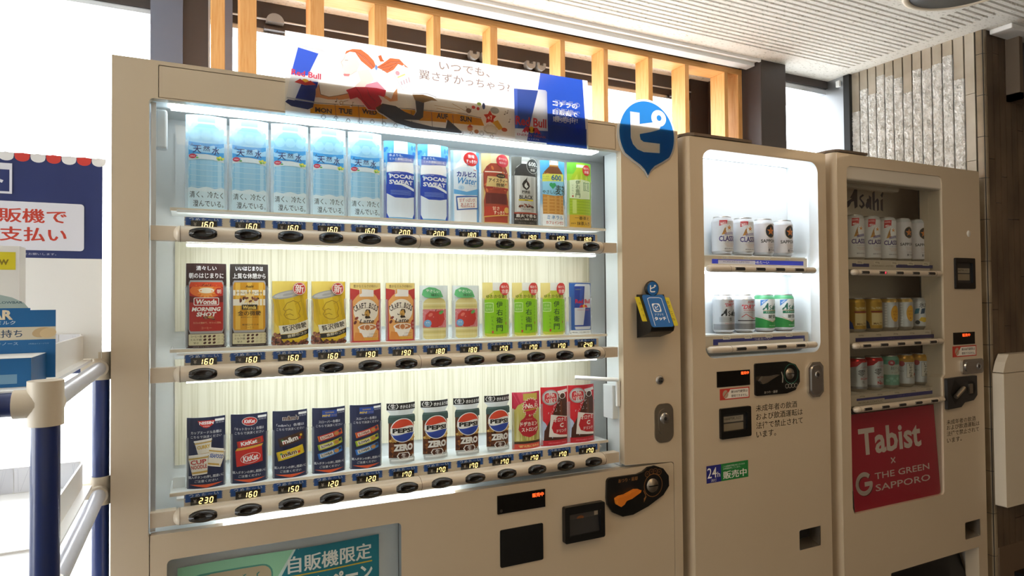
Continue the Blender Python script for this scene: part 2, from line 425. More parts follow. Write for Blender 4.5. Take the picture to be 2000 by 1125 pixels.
# outside ground and a pale facade across the street
struct(MB().box(-12, 12, 1.06, 14, -0.1, -0.02, 'paving'), 'ground_outside')
struct(MB().box(-12, -3.1, -8, 1.06, -0.1, -0.02, 'paving'), 'ground_side')

# ------------------------------------------------------------ stone wall at the right
mb = MB()
edges = [0.575, 0.531, 0.490, 0.449, 0.408, 0.367, 0.325, 0.283, 0.242, 0.199, 0.157, 0.114, 0.071, 0.030]
zt = [2.22, 2.315, 2.281, 2.354, 2.338, 2.317, 2.239, 2.328, 2.314, 2.323, 2.344, 2.231, -1]
mb.box(2.972, 3.05, 0.032, 0.60, 0, ZC, 'dark_gap')
for i in range(13):
    y1, y0 = edges[i]-0.002, edges[i+1]+0.004
    z = zt[i]
    if z < 0:
        for k in range(9): mb.box(2.950, 2.98, y0, y1, 0.0+k*0.27, min(ZC, k*0.27+0.268), 'smooth_stone')
        continue
    mb.box(2.950, 2.98, y0, y1, z, ZC, 'smooth_stone')
    ny, nz = 9, int(z/0.0055); rnd = random.Random(i); V = []; F = []
    for a in range(nz+1):
        for b in range(ny+1):
            d = (0.3 if b in (0, ny) else 1)*rnd.uniform(-0.007, 0.003)
            V.append((2.950+d, y0+(y1-y0)*b/ny, z*a/nz))
    for a in range(nz):
        for b in range(ny):
            q = a*(ny+1)+b; F.append((q, q+1, q+ny+2, q+ny+1))
    mb.add(V, F, 'split_stone'); mb.box(2.956, 2.98, y0, y1, 0, z, 'split_stone')
struct(mb, 'wall_right')
# glazed corner tiles and the dark tiled wall beyond
mb = MB()
for k in range(15):
    z0 = k*0.165; z1 = min(z0+0.1625, ZC)
    mb.prism([(2.951, 0.028), (2.951, 0.012)]+arcpts(2.963, 0.012, 0.012, PI, 1.5*PI, 5)+[(2.972, 0.0), (2.972, 0.028)], z0, z1, 'corner_tile', axis='z')
mb.box(2.953, 2.985, 0.003, 0.03, 0, ZC, 'dark_gap')
for c in range(24):
    x0 = 2.974+c*0.0415; z = -random.Random(c).uniform(0, 0.6)
    while z < ZC:
        if z+0.6 > 0.36: mb.box(x0, x0+0.0395, 0.0, 0.03, max(z, 0.36), min(z+0.6-0.003, ZC), 'dark_tile')
        z += 0.6
mb.box(2.974, 4.6, 0.006, 0.06, 0, ZC, 'dark_gap'); mb.box(2.974, 3.17, -0.004, 0.02, 0, 0.36, 'skirt_tile'); mb.box(3.172, 4.6, -0.004, 0.02, 0, 0.36, 'skirt_tile')
struct(mb, 'wall_front_right')
mb = MB(); mb.box(3.075, 3.9, -0.10, -0.002, 0, 0.25, 'black')
struct(mb, 'baseboard_right')
mb = MB().box(3.105, 3.13, -0.05, 0.0, 2.135, 2.404, 'plaster_dark'); mb.box(3.105, 3.9, -0.05, 0.0, 2.135, 2.16, 'skirt_tile'); mb.box(3.13, 3.9, -0.02, 0.0, 2.16, 2.404, 'slate')
tag(mb.build('transom_panel'), 'dark grey panel in a brown wooden frame high on the tiled wall', 'panel')
c = thing('wall_cabinet', 'beige wall cabinet with a sloped lid on the dark tiled wall', 'cabinet', (3.15, 0, 0.53))
MB().prism([(2.952, 0.53), (2.952, 1.045), (3.34, 1.045), (3.34, 0.53)], -0.045, -0.0045, 'ivory').build('body', c, bevel=0.006)
MB().prism([(2.955, 1.0475), (2.972, 1.088), (2.995, 1.118), (3.34, 1.118), (3.34, 1.0475)], -0.042, -0.0045, 'ivory').build('lid', c, bevel=0.004)
# ceiling fittings
c = thing('ceiling_speaker', 'round dark grey ceiling speaker with a cream rim', 'ceiling speaker', (2.50, -0.185, ZC))
MB().lathe([(0.183, 0.0), (0.187, -0.006), (0.178, -0.010), (0.166, -0.008), (0.163, 0.0)], 'ivory', 2.50, -0.185, ZC, 64).build('rim', c)
MB().lathe([(0.0, -0.006), (0.165, -0.006), (0.165, 0.0)], 'charcoal', 2.50, -0.185, ZC, 64).build('grille', c)
tag(MB().box(2.985, 3.30, -0.085, -0.005, ZC-0.02, ZC, 'white').build('ceiling_panel', bevel=0.004), 'flat white ceiling panel beside the tiled corner', 'ceiling panel')

# ------------------------------------------------------------ pine slat screen in front of the window
c = thing('slat_screen', 'pine wood slat screen standing against the window behind the machines', 'screen', (1.3, 0.72, 0))
MB().box(0.19, 2.41, 0.72, 0.812, 2.366, 2.392, 'pine_h').build('top_rail', c, bevel=0.002)
MB().box(0.19, 2.41, 0.72, 0.812, 0.02, 0.06, 'pine_h').build('bottom_rail', c, bevel=0.002)
def slat(x0, x1, d):
    MB().box(x0, x1, 0.7205, 0.72+d, 0.06, 2.366, 'pine').build('slat', c, bevel=0.002)
for x0, x1, d in ((0.191, 0.231, 0.02), (0.273, 0.323, 0.09), (0.487, 0.532, 0.09), (0.70, 0.744, 0.085), (0.912, 0.94, 0.08), (1.135, 1.165, 0.075),
                  (1.437, 1.459, 0.09), (1.640, 1.662, 0.09), (1.866, 1.889, 0.09), (2.064, 2.087, 0.09), (2.292, 2.313, 0.09), (2.374, 2.409, 0.09)): slat(x0, x1, d)

# ------------------------------------------------------------ first (large) drink machine
M1 = thing('vending_machine', 'large beige drink vending machine with three lit shelves, nearest the viewer', 'vending machine', (0, 0, 0), 'vending machines in a row')
mb = MB()
mb.box(0.002, 0.06, 0.022, 0.58, 0.05, 1.822, 'paint_side'); mb.box(1.305, 1.398, 0.022, 0.58, 0.05, 1.822, 'paint_side')
mb.box(0.06, 1.305, 0.17, 0.58, 0.05, 1.822, 'inner_white'); mb.box(0.06, 1.305, 0.022, 0.17, 1.757, 1.822, 'inner_white')
mb.box(0.06, 1.305, 0.022, 0.17, 0.845, 0.885, 'inner_white'); mb.box(0.06, 1.305, 0.10, 0.17, 0.05, 0.845, 'dark_gap')
mb.box(0.0, 1.40, 0.025, 0.58, 1.822, 1.832, 'paint_side')
for x in (0.05, 1.30): mb.box(x, x+0.06, 0.06, 0.5, 0, 0.05, 'black')
mb.build('cabinet', M1)
mb = MB()
outer = [(0.0, 0.05), (1.40, 0.05), (1.40, 1.83), (0.0, 1.83)]
hole = [(0.065, 0.06), (1.371, 0.06)]+arcpts(1.361, 0.873, 0.010, 0, PI/2, 5)+[(1.2005, 0.8925), (1.2005, 1.7538), (0.069, 1.7538), (0.0635, 1.748), (0.0635, 0.889), (0.065, 0.887)]
hdr = [(0.0795, 1.756), (1.184, 1.756), (1.184, 1.822), (0.0795, 1.822)]
mb.plate(outer, [hole, hdr], 0.0, 0.022, 'paint')
mb.build('door_frame', M1, bevel=0.004, seg=3)
MB().box(0.0805, 1.183, 0.0005, 0.022, 1.757, 1.821, 'paint').build('header_panel', M1, bevel=0.0015)
MB().prism(rect(-0.003, 0.05, 0.0, 1.815), 0.03, 0.05, 'black').build('door_gasket', M1)
# lower door with the recessed poster window
mb = MB()
lo = [(0.0665, 0.062), (1.3695, 0.062)]+arcpts(1.3595, 0.8715, 0.010, 0, PI/2, 5)+[(0.0665, 0.8885)]
mb.plate(lo, [rrect(0.096, 0.42, 0.573, 0.836, 0.010)], 0.0005, 0.022, 'paint', 'alu')
lower = mb.build('lower_door', M1, bevel=0.0015)
MB().box(0.09, 0.58, 0.05, 0.056, 0.41, 0.84, 'inner_white').build('poster_backing', M1)
MB().box(0.096, 0.573, 0.012, 0.014, 0.42, 0.836, 'glass').build('poster_cover', M1)
for x in (1.2005, 0.0575): MB().box(x, x+0.006, 0.022, 0.080, 0.887, 1.757, 'inner_white').build('door_liner', M1)
MB().box(1.2005, 1.2045, 0.0805, 0.086, 0.887, 1.757, 'charcoal').build('panel_seal', M1)
MB().box(0.066, 0.075, 0.022, 0.03, 0.89, 1.752, 'alu').build('left_seal', M1)
MB().box(0.072, 0.094, 0.045, 0.075, 1.665, 1.745, 'inner_white').build('hinge_cover', M1, bevel=0.004)
RZ = (1.486, 1.2015, 0.916); SZ = (1.545, 1.2485, 0.951)
for z, zb in ((1.40, 1.475), (1.11, 1.189), (0.98, 0.99)):
    pass
mb = MB()
for z0, z1 in ((1.545, 1.757), (1.252, 1.545), (0.955, 1.25)): mb.box(0.106, 1.2, 0.1655, 0.1695, z0+(0.03 if z0 < 1.5 else 0), z1-0.03, 'wood_print' if z0 < 1.5 else 'inner_white')
mb.build('back_panel', M1)
seg = {'0': 'abcdef', '1': 'bc', '2': 'abged', '3': 'abgcd', '4': 'fgbc', '5': 'afgcd', '6': 'afgedc', '7': 'abcf', '8': 'abcdefg', '9': 'abcdfg'}
def led_art(t):
    a = Art('led'); a.R(-0.0245, -0.0078, 0.0245, 0.0078, '#241d17', 'print_gloss'); a.T('¥', -0.0165, 0.0, 0.006, 0.0075, '#8b8378', 20, m='print')
    for i, ch in enumerate(t):
        cx = -0.0055+i*0.0098; w, h, t_ = 0.0052, 0.0105, 0.0015
        S = {'a': (-w/2, h/2, w/2, h/2), 'b': (w/2, h/2, w/2, 0), 'c': (w/2, 0, w/2, -h/2), 'd': (-w/2, -h/2, w/2, -h/2), 'e': (-w/2, 0, -w/2, -h/2), 'f': (-w/2, h/2, -w/2, 0), 'g': (-w/2, 0, w/2, 0)}
        for k in seg[ch]:
            x0, y0, x1, y1 = S[k]; p = [(cx+x0+y0*0.16, y0), (cx+x1+y1*0.16, y1)]
            dx, dy = p[1][0]-p[0][0], p[1][1]-p[0][1]; d = math.hypot(dx, dy); f = 0.00055/d
            a.L([(p[0][0]+dx*f, p[0][1]+dy*f), (p[1][0]-dx*f, p[1][1]-dy*f)], t_, '#ffffff', 'led')
    return a
prices = (('160',)*5+('200', '200', '180', '170', '190', '170', '180'), ('160',)*4+('190', '190', '180', '180', '170', '170', '170', '240'), ('230', '160', '150', '120', '120')+('170',)*7)
proto = {}
def halfbar(mb, x0, x1, zc, ry, rz, yc, m, capL=0.0, capR=0.0, n=16):
    xs = []
    for i in range(9): t = i/8; xs.append((x0+capL*(1-math.sqrt(max(0, 1-(1-t)**2))) if False else x0+capL*t, math.sqrt(max(0.0, 1-(1-t)**2)) if capL else 1))
    for i in range(9): t = i/8; xs.append((x1-capR*(1-t), math.sqrt(max(0.0, 1-t**2)) if capR else 1))
    V = []; F = []
    for x, k in xs:
        k = max(k, 0.02)
        for j in range(n): a = 2*PI*j/n; V.append((x, yc-ry*k*math.cos(a), zc+rz*k*math.sin(a)))
    for i in range(len(xs)-1):
        for j in range(n): F.append((i*n+j, i*n+(j+1) % n, (i+1)*n+(j+1) % n, (i+1)*n+j))
    mb.add(V, F, m, None, True)
    return mb
for r in range(3):
    zc = RZ[r]; sz = SZ[r]
    mb = halfbar(MB(), 0.106, 1.139, zc, 0.025, 0.0165, 0.013, 'rail_paint', 0.012, 0.004)
    for x in (0.1185, 0.6185, 1.134): mb.lathe([(0.0, 0), (0.0166, 0), (0.0166, 0.0008), (0.0, 0.0008)], 'dark_gap', x, 0.0135, zc, 24, axis='x') if False else None
    mb.box(0.066, 0.112, 0.006, 0.03, zc-0.0145, zc+0.0145, 'rail_paint'); mb.box(1.13, 1.184, 0.002, 0.028, zc-0.0135, zc+0.0135, 'rail_paint')
    mb.box(0.126, 1.140, 0.0305, 0.034, zc, zc+0.0375, 'rail_paint')
    for x in (0.119, 0.620, 1.133): mb.prism([(0.013-0.0254*math.cos(a), zc+0.0168*math.sin(a)) for a in [2*PI*j/24 for j in range(24)]], x-0.0004, x+0.0004, 'plaster_dark', axis='x')
    rail = mb.build('selection_rail', M1)
    for i in range(12):
        bx = 0.1605+0.0848*i; org = (bx, -0.0115, zc)
        if 'btn' not in proto:
            b = MB(); n = 32; V = [(bx, -0.0165, zc)]; F1 = []; F2 = []
            for s_, yy in ((0.6, -0.0158), (0.9, -0.0135), (1.0, -0.010)):
                V += [(bx+0.0277*s_*math.cos(2*PI*j/n), yy, zc+0.0113*s_*math.sin(2*PI*j/n)) for j in range(n)]
            def put(F, mname): b.add(V, F, mname, None, True)
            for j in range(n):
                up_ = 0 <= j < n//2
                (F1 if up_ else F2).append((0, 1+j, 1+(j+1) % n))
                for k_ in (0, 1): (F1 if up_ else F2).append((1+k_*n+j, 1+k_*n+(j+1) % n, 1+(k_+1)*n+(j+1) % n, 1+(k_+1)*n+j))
            put(F1, 'lens'); put(F2, 'black_gloss')  # two-tone face: upper half dark brown, lower half black
            b.add([(bx+0.0285*math.cos(2*PI*j/n), -0.0095-0.0012, zc+0.0121*math.sin(2*PI*j/n)) for j in range(n)]+[(bx+0.0285*math.cos(2*PI*j/n), 0.0, zc+0.0121*math.sin(2*PI*j/n)) for j in range(n)],
                  [(j, (j+1) % n, n+(j+1) % n, n+j) for j in range(n)]+[tuple(range(n))], 'black')
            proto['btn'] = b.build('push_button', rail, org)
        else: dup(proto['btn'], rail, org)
        tx = 0.1625+0.08505*i; org = (tx, 0.0305, zc+0.0285)
        if 'tag' not in proto:
            a = Art(clip=(-0.0368, -0.0085, 0.0368, 0.0085)); rnd = random.Random(3)
            a.R(-0.0335, -0.008, 0.0335, 0.0085, '#2455a0')
            for k in range(9):
                yv = -0.007+k*0.0017; a.R(-0.0335-rnd.uniform(0.0005, 0.003), yv-0.0006, 0, yv+0.0006, '#2455a0'); a.R(0, yv-0.0006, 0.0335+rnd.uniform(0.0005, 0.003), yv+0.0006, '#2455a0')
            for k, ch in enumerate('つめた～い'): a.T(ch, -0.0235+k*0.0118, 0.0042, 0.0085, 0.0065 if ch != '～' else 0.002, '#c9d3e2', 10)
            proto['tag'] = a.emit(MB(), flat(tx, 0.0303, zc+0.0285)).build('cold_drink_tag', rail, org)
        else: dup(proto['tag'], rail, org)
        p = prices[r][i]; org = (tx, 0.024, zc+0.0222)
        if p not in proto:
            b = MB().box(tx-0.0247, tx+0.0247, 0.0245, 0.031, zc+0.0222-0.008, zc+0.0222+0.008, 'black')
            led_art(p).emit(b, flat(tx, 0.0243, zc+0.0222)); proto[p] = b.build('price_display', rail, org)
        else: dup(proto[p], rail, org)
    mb = MB(); mb.box(0.10, 1.187, 0.062, 0.17, sz-0.0045, sz, 'inner_white'); mb.box(0.099, 1.188, 0.058, 0.063, sz-0.0062, sz+0.0002, 'rail_paint'); mb.box(0.112, 1.15, 0.036, 0.060, sz-0.012, sz-0.0065, 'inner_white')
    mb.box(0.104, 0.128, 0.10, 0.103, sz, sz+0.022, 'inner_white')
    mb.build('shelf', M1)
    z1 = 1.7535 if r == 0 else RZ[r-1]-0.0165
    MB().box(0.068, 1.196, 0.0095, 0.0115, zc+0.0175, z1, 'glass').build('glass_pane', M1)
for z, x0, x1, y0, y1 in ((1.7545, 0.10, 1.15, 0.035, 0.075), (1.466, 0.13, 1.14, 0.04, 0.058), (1.1815, 0.13, 1.14, 0.04, 0.058), (0.8975, 0.20, 0.72, 0.036, 0.046)):
    MB().box(x0, x1, y0, y1, z-0.002, z+0.003, 'tube_top' if z > 1.7 else 'tube').build('light_tube', M1)
mb = MB().tube((1.088, 0.07, 1.131), (1.192, 0.015, 1.124), 0.0055, 'white', 14); mb.box(1.180, 1.2005, 0.024, 0.070, 1.015, 1.108, 'inner_white'); mb.box(1.188, 1.199, 0.014, 0.022, 1.05, 1.121, 'white')
mb.build('latch_bracket', M1, bevel=0.002)
# payment hardware of the first machine
def black_plate(name, parent, pts, y=0.0, d=0.006, m='black', bevel=0.0025): return MB().prism(pts, y-d, y+0.001, m).build(name, parent, bevel=bevel, seg=3)
cp = black_plate('coin_panel', M1, [(1.138, 0.857), (1.141, 0.8635), (1.148, 0.866), (1.238, 0.8645), (1.257, 0.869), (1.275, 0.879), (1.299, 0.881), (1.327, 0.870), (1.346, 0.847), (1.347, 0.819), (1.326, 0.796), (1.273, 0.772), (1.222, 0.757), (1.187, 0.757), (1.156, 0.772), (1.139, 0.795), (1.136, 0.813)], 0, 0.007)
MB().prism([(1.159, 0.811), (1.173, 0.816), (1.19, 0.817), (1.222, 0.827), (1.24, 0.825), (1.237, 0.819), (1.208, 0.806), (1.19, 0.803), (1.183, 0.794), (1.172, 0.789), (1.162, 0.795)], -0.022, -0.006, 'orange').build('return_lever', cp, bevel=0.003)
b = MB().lathe([(0.024, -0.0072), (0.024, -0.004), (0.019, -0.004), (0.019, -0.010), (0.0, -0.012)], 'dull_steel', 1.288, 0, 0.828, 32, axis='y'); b.box(1.273, 1.303, -0.0135, -0.011, 0.8265, 0.829, 'black')
b.build('coin_slot', cp)
a = Art(); a.ring(1.291, 0.828, 0.031, 0.0016, '#9a6a3c', 40)
for x, z in ((1.271, 0.861), (1.285, 0.866), (1.2985, 0.866), (1.312, 0.862)): a.ring(x, z, 0.0075, 0.0012, '#8a5d36', 20); a.T('円', x, z, 0.005, 0.005, '#8a5d36')
a.T('おつり・返却', 1.2055, 0.8545, 0.064, 0.0105, '#9a6a3c', 8); a.L([(1.257, 0.818), (1.264, 0.805), (1.262, 0.794)], 0.0018, '#9a6a3c'); a.P([(1.258, 0.785), (1.268, 0.802), (1.258, 0.797)], '#9a6a3c')
a.emit(MB(), flat(0, -0.0073, 0)).build('coin_panel_print', cp)
d = black_plate('payment_display', M1, rect(0.8165, 0.8175, 0.9505, 0.8625), 0, 0.003, 'black_gloss', 0.001)
a = Art('led_red'); a.T('販売中', 0.9295, 0.851, 0.033, 0.0105, '#ffffff', 14); a.E(0.826, 0.825, 0.004, 0.004, '#33302c', m='print')
a.emit(MB(), flat(0, -0.0032, 0)).build('lit_lettering', d)
black_plate('card_reader_pad', M1, rrect(0.8235, 0.685, 0.944, 0.777, 0.004), 0, 0.002, 'black', 0.0005)
bm_ = MB().plate(rrect(1.002, 0.716, 1.125, 0.809, 0.005), [rect(1.016, 0.733, 1.112, 0.789)], -0.014, 0.001, 'black')
ba = bm_.build('bill_acceptor', M1, bevel=0.002)
b = MB().prism([(0.000, 0.733), (-0.008, 0.733), (-0.004, 0.751), (0.004, 0.789), (0.006, 0.789), (0.006, 0.733)], 1.016, 1.112, 'charcoal', axis='x'); b.build('slot_ramp', ba)
a = Art(); a.R(1.020, 0.756, 1.100, 0.786, '#55504a'); a.E(1.057, 0.772, 0.011, 0.006, '#9a5a30'); a.E(1.064, 0.768, 0.004, 0.004, '#c06a3a')
for x in (1.027, 1.049, 1.069, 1.087, 1.107): a.R(x-0.0045, 0.7475, x+0.0045, 0.7505, '#ffffff', 'led_green')
a.emit(MB(), flat(0, 0.0002, 0)).build('slot_lights', ba)
# touch reader
rd = thing_part = MB().prism([(0.0, 1.358), (-0.020, 1.358), (-0.064, 1.269), (-0.060, 1.258), (-0.045, 1.250), (0.0, 1.238)], 1.247, 1.326, 'black', axis='x').build('touch_reader', M1, bevel=0.004)
def slope(x, yo, zo): return lambda u, v, l: (x+u, yo+(v*-0.4435)*-1-l*EPS*0.9 if False else yo-(0.0985-v)*0.4435-l*EPS*0.9, zo+v*0.8963+l*EPS*0.44)
a = Art(); a.RR(-0.038, 0.0, 0.038, 0.098, 0.008, '#1f66ad'); a.L([(-0.025, 0.004), (-0.022, 0.086), (-0.014, 0.089), (0.018, 0.089), (0.026, 0.086), (0.026, 0.012)], 0.0016, '#f0f3f6')
a.RR(-0.014, 0.045, 0.013, 0.071, 0.005, '#f0f3f6'); a.E(-0.0005, 0.058, 0.011, 0.011, '#1f66ad'); a.T('ピ', 0.0, 0.058, 0.012, 0.012, '#ffffff', 10)
a.T('アプリで', 0.0, 0.037, 0.03, 0.0065, '#ffffff'); a.T('タッチ', 0.0, 0.025, 0.04, 0.011, '#ffffff', 16)
a.emit(MB(), slope(1.2865, -0.0205, 1.2695)).build('reader_face', rd)
b = MB().lathe([(0.0, 0.006), (0.021, 0.006), (0.0225, 0.0), (0.021, -0.004), (0.0, -0.004)], 'black', 1.2865, -0.018, 1.3745, 32, axis='y'); b.box(1.277, 1.296, -0.020, -0.012, 1.345, 1.36, 'black')
a = Art(); a.E(1.2865, 1.3745, 0.019, 0.019, '#1f66ad'); a.T('ピ', 1.287, 1.3745, 0.021, 0.021, '#ffffff', 10); a.emit(b, flat(0, -0.0222, 0)); b.build('reader_badge', rd)
b = MB(); a = Art(); a.RR(-0.056, 0.022, -0.034, 0.096, 0.003, '#d9c92e'); a.RR(0.03, 0.006, 0.062, 0.094, 0.004, '#d9c92e'); a.TV('かざしてね', 0.053, 0.02, 0.085, 0.009, '#6a5a1a'); a.TV('かざす', -0.045, 0.03, 0.085, 0.007, '#6a5a1a')
a.emit(b, slope(1.2865, -0.0125, 1.2655)); b.build('yellow_flag', rd)
b = MB().lathe([(0.0125, 0.0), (0.0125, -0.003), (0.011, -0.0045), (0.0, -0.0045)], 'steel', 1.323, 0, 1.1175, 28, axis='y'); b.lathe([(0.0075, -0.0046), (0.0075, -0.006), (0.0, -0.006)], 'charcoal', 1.323, 0, 1.1175, 20, axis='y')
b.box(1.325, 1.335, -0.0065, -0.0058, 1.116, 1.119, 'steel'); b.build('key_lock', M1)
lk = MB().prism(rrect(1.303, 0.941, 1.369, 1.050, 0.024, 8), -0.003, 0.001, 'dull_steel').build('lock_plate', M1, bevel=0.0012)
b = MB().prism(rrect(1.316, 0.963, 1.353, 1.035, 0.018, 8), -0.0055, -0.002, 'dull_steel'); b.lathe([(0.016, -0.006), (0.016, -0.008), (0.010, -0.010), (0.0, -0.010)], 'chrome', 1.335, 0, 1.009, 28, axis='y'); b.lathe([(0.005, -0.0105), (0, -0.0105)], 'charcoal', 1.335, 0, 1.009, 16, axis='y')
b.build('lock_cylinder', lk, bevel=0.001)

# ------------------------------------------------------------ second machine (slim beer machine, lit)
def mach(x0, x1, label, depth=0.58):
    M = thing('vending_machine', label, 'vending machine', (x0, 0, 0), 'vending machines in a row'); return M
M2 = mach(1.433, 2.024, 'slim beige alcohol vending machine, lit, second in the row')
mb = MB()
outline = arcpts(1.447, 0.032, 0.028, PI, 1.5*PI, 6)
mb.box(1.436, 1.478, 0.02, 0.58, 0.05, 1.815, 'paint_side'); mb.box(2.0, 2.022, 0.02, 0.58, 0.05, 1.815, 'paint_side'); mb.box(1.478, 2.0, 0.20, 0.58, 0.05, 1.815, 'inner_white')
mb.box(1.478, 2.0, 0.022, 0.20, 1.795, 1.815, 'inner_white'); mb.box(1.478, 2.0, 0.022, 0.20, 1.10, 1.155, 'inner_white'); mb.box(1.478, 2.0, 0.04, 0.2, 0.05, 1.10, 'dark_gap')
mb.box(1.445, 1.478, 0.1, 0.5, 0, 0.05, 'black')
mb.build('cabinet', M2)
def door(M, x0, x1, ztop, holes, mh, r=0.022):
    b = MB(); b.plate(rect(x0, 0.05, x1, ztop), holes, 0.0, 0.06, 'paint', mh)
    o = b.build('door', M); bv = o.modifiers.new('bevel', 'BEVEL'); bv.width = 0.006; bv.segments = 3; bv.limit_method = 'ANGLE'; bv.angle_limit = math.radians(60); return o
d2 = door(M2, 1.445, 2.024, 1.822, [rrect(1.4945, 1.168, 1.985, 1.789, 0.035, 8), rect(1.872, 0.543, 1.97, 0.606)], 'inner_white')
mb = MB(); mb.prism(arcpts(1.455, 0.022, 0.022, PI, 1.5*PI, 8)+[(1.455, 0.58), (1.433, 0.58)], 0.05, 1.822, 'paint', axis='z', smooth=True); mb.build('corner_post', M2)
MB().prism([(1.431, 0.03), (1.442, 0.004), (1.46, -0.004), (1.69, -0.004), (1.69, 0.3), (1.431, 0.3)], 1.824, 1.832, 'plaster_dark', axis='z').build('top_cover', M2, bevel=0.002)
mb = MB(); mb.box(1.48, 1.998, 0.125, 0.1995, 1.156, 1.794, 'inner_white'); mb.build('back_panel', M2)
for x in (1.9855, 1.486): MB().box(x, x+0.0065, 0.06, 0.1245, 1.16, 1.795, 'inner_white').build('door_liner', M2)
MB().box(1.49, 1.99, 0.032, 0.035, 1.165, 1.79, 'glass').build('glass_pane', M2)
for z, x0, x1, y0, y1 in ((1.783, 1.50, 1.98, 0.038, 0.064), (1.425, 1.52, 1.95, 0.038, 0.056)): MB().box(x0, x1, y0, y1, z-0.003, z+0.003, 'tube_cool').build('light_tube', M2)
def capsule_rail(M, x0, x1, zc, strip, btn, art, ry=0.012, rz=0.0105, y=0.006):
    mb = halfbar(MB(), x0, x1, zc, ry, rz, y, 'rail_paint', 0.014, 0.012, 20)
    sx0, sx1, sz0, sz1 = strip; mb.box(sx0, sx1, 0.0385, 0.044, sz0, sz1, 'rail_paint')
    for xx in btn[:1]+btn[-1:]: mb.prism([(y-(ry+0.0003)*math.cos(q), zc+(rz+0.0003)*math.sin(q)) for q in [2*PI*j/20 for j in range(20)]], (xx-0.036 if xx == btn[0] else xx+0.032)-0.0004, (xx-0.036 if xx == btn[0] else xx+0.032)+0.0004, 'plaster_dark', axis='x')
    rail = mb.build('selection_rail', M)
    art.emit(MB(), flat(0, 0.0383, 0)).build('price_strip', rail)
    p = None
    for xx in btn:
        org = (xx, y-ry, zc)
        if p is None:
            bx = MB().prism([(xx-0.020, zc-0.0042), (xx+0.014, zc-0.0042)]+arcpts(xx+0.014, zc, 0.0048, -PI/2, PI/2, 8)+[(xx-0.020, zc+0.0048), (xx-0.020, zc-0.0048)], y-ry-0.0012, y-ry+0.004, 'charcoal'); bx.box(xx-0.020, xx-0.0185, y-ry-0.0016, y-ry, zc-0.0042, zc+0.0042, 'steel'); p = bx.build('push_button', rail, org)
        else: dup(p, rail, org)
    return rail
a = Art(); a.R(1.560, 1.452, 1.958, 1.466, '#3a47c8'); a.R(1.585, 1.452, 1.74, 1.4635, '#cfcdd8'); a.T('HOKKAIDO LIMITED', 1.66, 1.459, 0.11, 0.006, '#6a6a9a'); a.T('つめた～い', 1.765, 1.459, 0.07, 0.009, '#ffffff', 10)
for x in (1.615, 1.705, 1.795, 1.885): a.R(x-0.014, 1.466, x+0.014, 1.474, '#e8e2d4'); a.T('350ml', x, 1.47, 0.026, 0.006, '#4a4640')
capsule_rail(M2, 1.508, 1.972, 1.4345, (1.522, 1.975, 1.44, 1.476), [1.632, 1.717, 1.802, 1.887], a)
a = Art(); a.R(1.560, 1.203, 1.958, 1.221, '#3b3f86'); a.R(1.58, 1.2, 1.952, 1.211, '#d8d2c6'); a.T('つめた～い', 1.765, 1.216, 0.07, 0.007, '#d8d6e2', 6)
for x in (1.615, 1.705, 1.795, 1.885): a.R(x-0.015, 1.219, x+0.015, 1.229, '#e8e2d4'); a.T('350g' if x < 1.75 else '300g', x, 1.224, 0.026, 0.007, '#4a4640')
capsule_rail(M2, 1.508, 1.972, 1.1925, (1.522, 1.975, 1.195, 1.231), [1.632, 1.717, 1.802, 1.887], a)
mb = MB(); mb.box(1.50, 1.975, 0.045, 0.124, 1.476, 1.480, 'inner_white'); mb.build('shelf', M2)
mb = MB(); mb.box(1.50, 1.975, 0.045, 0.124, 1.231, 1.235, 'inner_white'); mb.build('shelf', M2)
cp = black_plate('coin_panel', M2, [(1.686, 1.141), (1.69, 1.145), (1.823, 1.1455), (1.861, 1.134), (1.879, 1.112), (1.879, 1.078), (1.859, 1.053), (1.821, 1.045), (1.69, 1.046), (1.686, 1.05)], 0, 0.006)
MB().prism([(1.696, 1.092), (1.709, 1.105), (1.743, 1.104), (1.78, 1.107), (1.748, 1.095), (1.724, 1.085), (1.706, 1.082)], -0.016, -0.005, 'dull_steel').build('return_lever', cp, bevel=0.002)
b = MB().lathe([(0.024, -0.006), (0.022, -0.003), (0.018, -0.003), (0.017, -0.009), (0.0, -0.010)], 'dull_steel', 1.834, 0, 1.106, 28, axis='y'); b.box(1.82, 1.85, -0.0112, -0.0098, 1.1055, 1.1075, 'black'); b.build('coin_slot', cp)
a = Art(); a.ring(1.840, 1.106, 0.0305, 0.0014, '#3f8f78', 36); a.T('おつり・返却', 1.75, 1.0545, 0.056, 0.008, '#c9c4ba', 5); a.L([(1.797, 1.114), (1.803, 1.1), (1.801, 1.08)], 0.004, '#a9a49a')
for x in (1.820, 1.8335, 1.847, 1.8605): a.ring(x, 1.068, 0.0065, 0.001, '#c9c4ba', 18)
a.emit(MB(), flat(0, -0.0064, 0)).build('coin_panel_print', cp)
d = black_plate('payment_display', M2, rect(1.5355, 1.0815, 1.668, 1.128), 0, 0.002, 'black_gloss', 0.0006)
a = Art('led_red'); a.T('販売中', 1.647, 1.119, 0.032, 0.0095, '#ffffff', 14); a.emit(MB(), flat(0, -0.0023, 0)).build('lit_lettering', d)
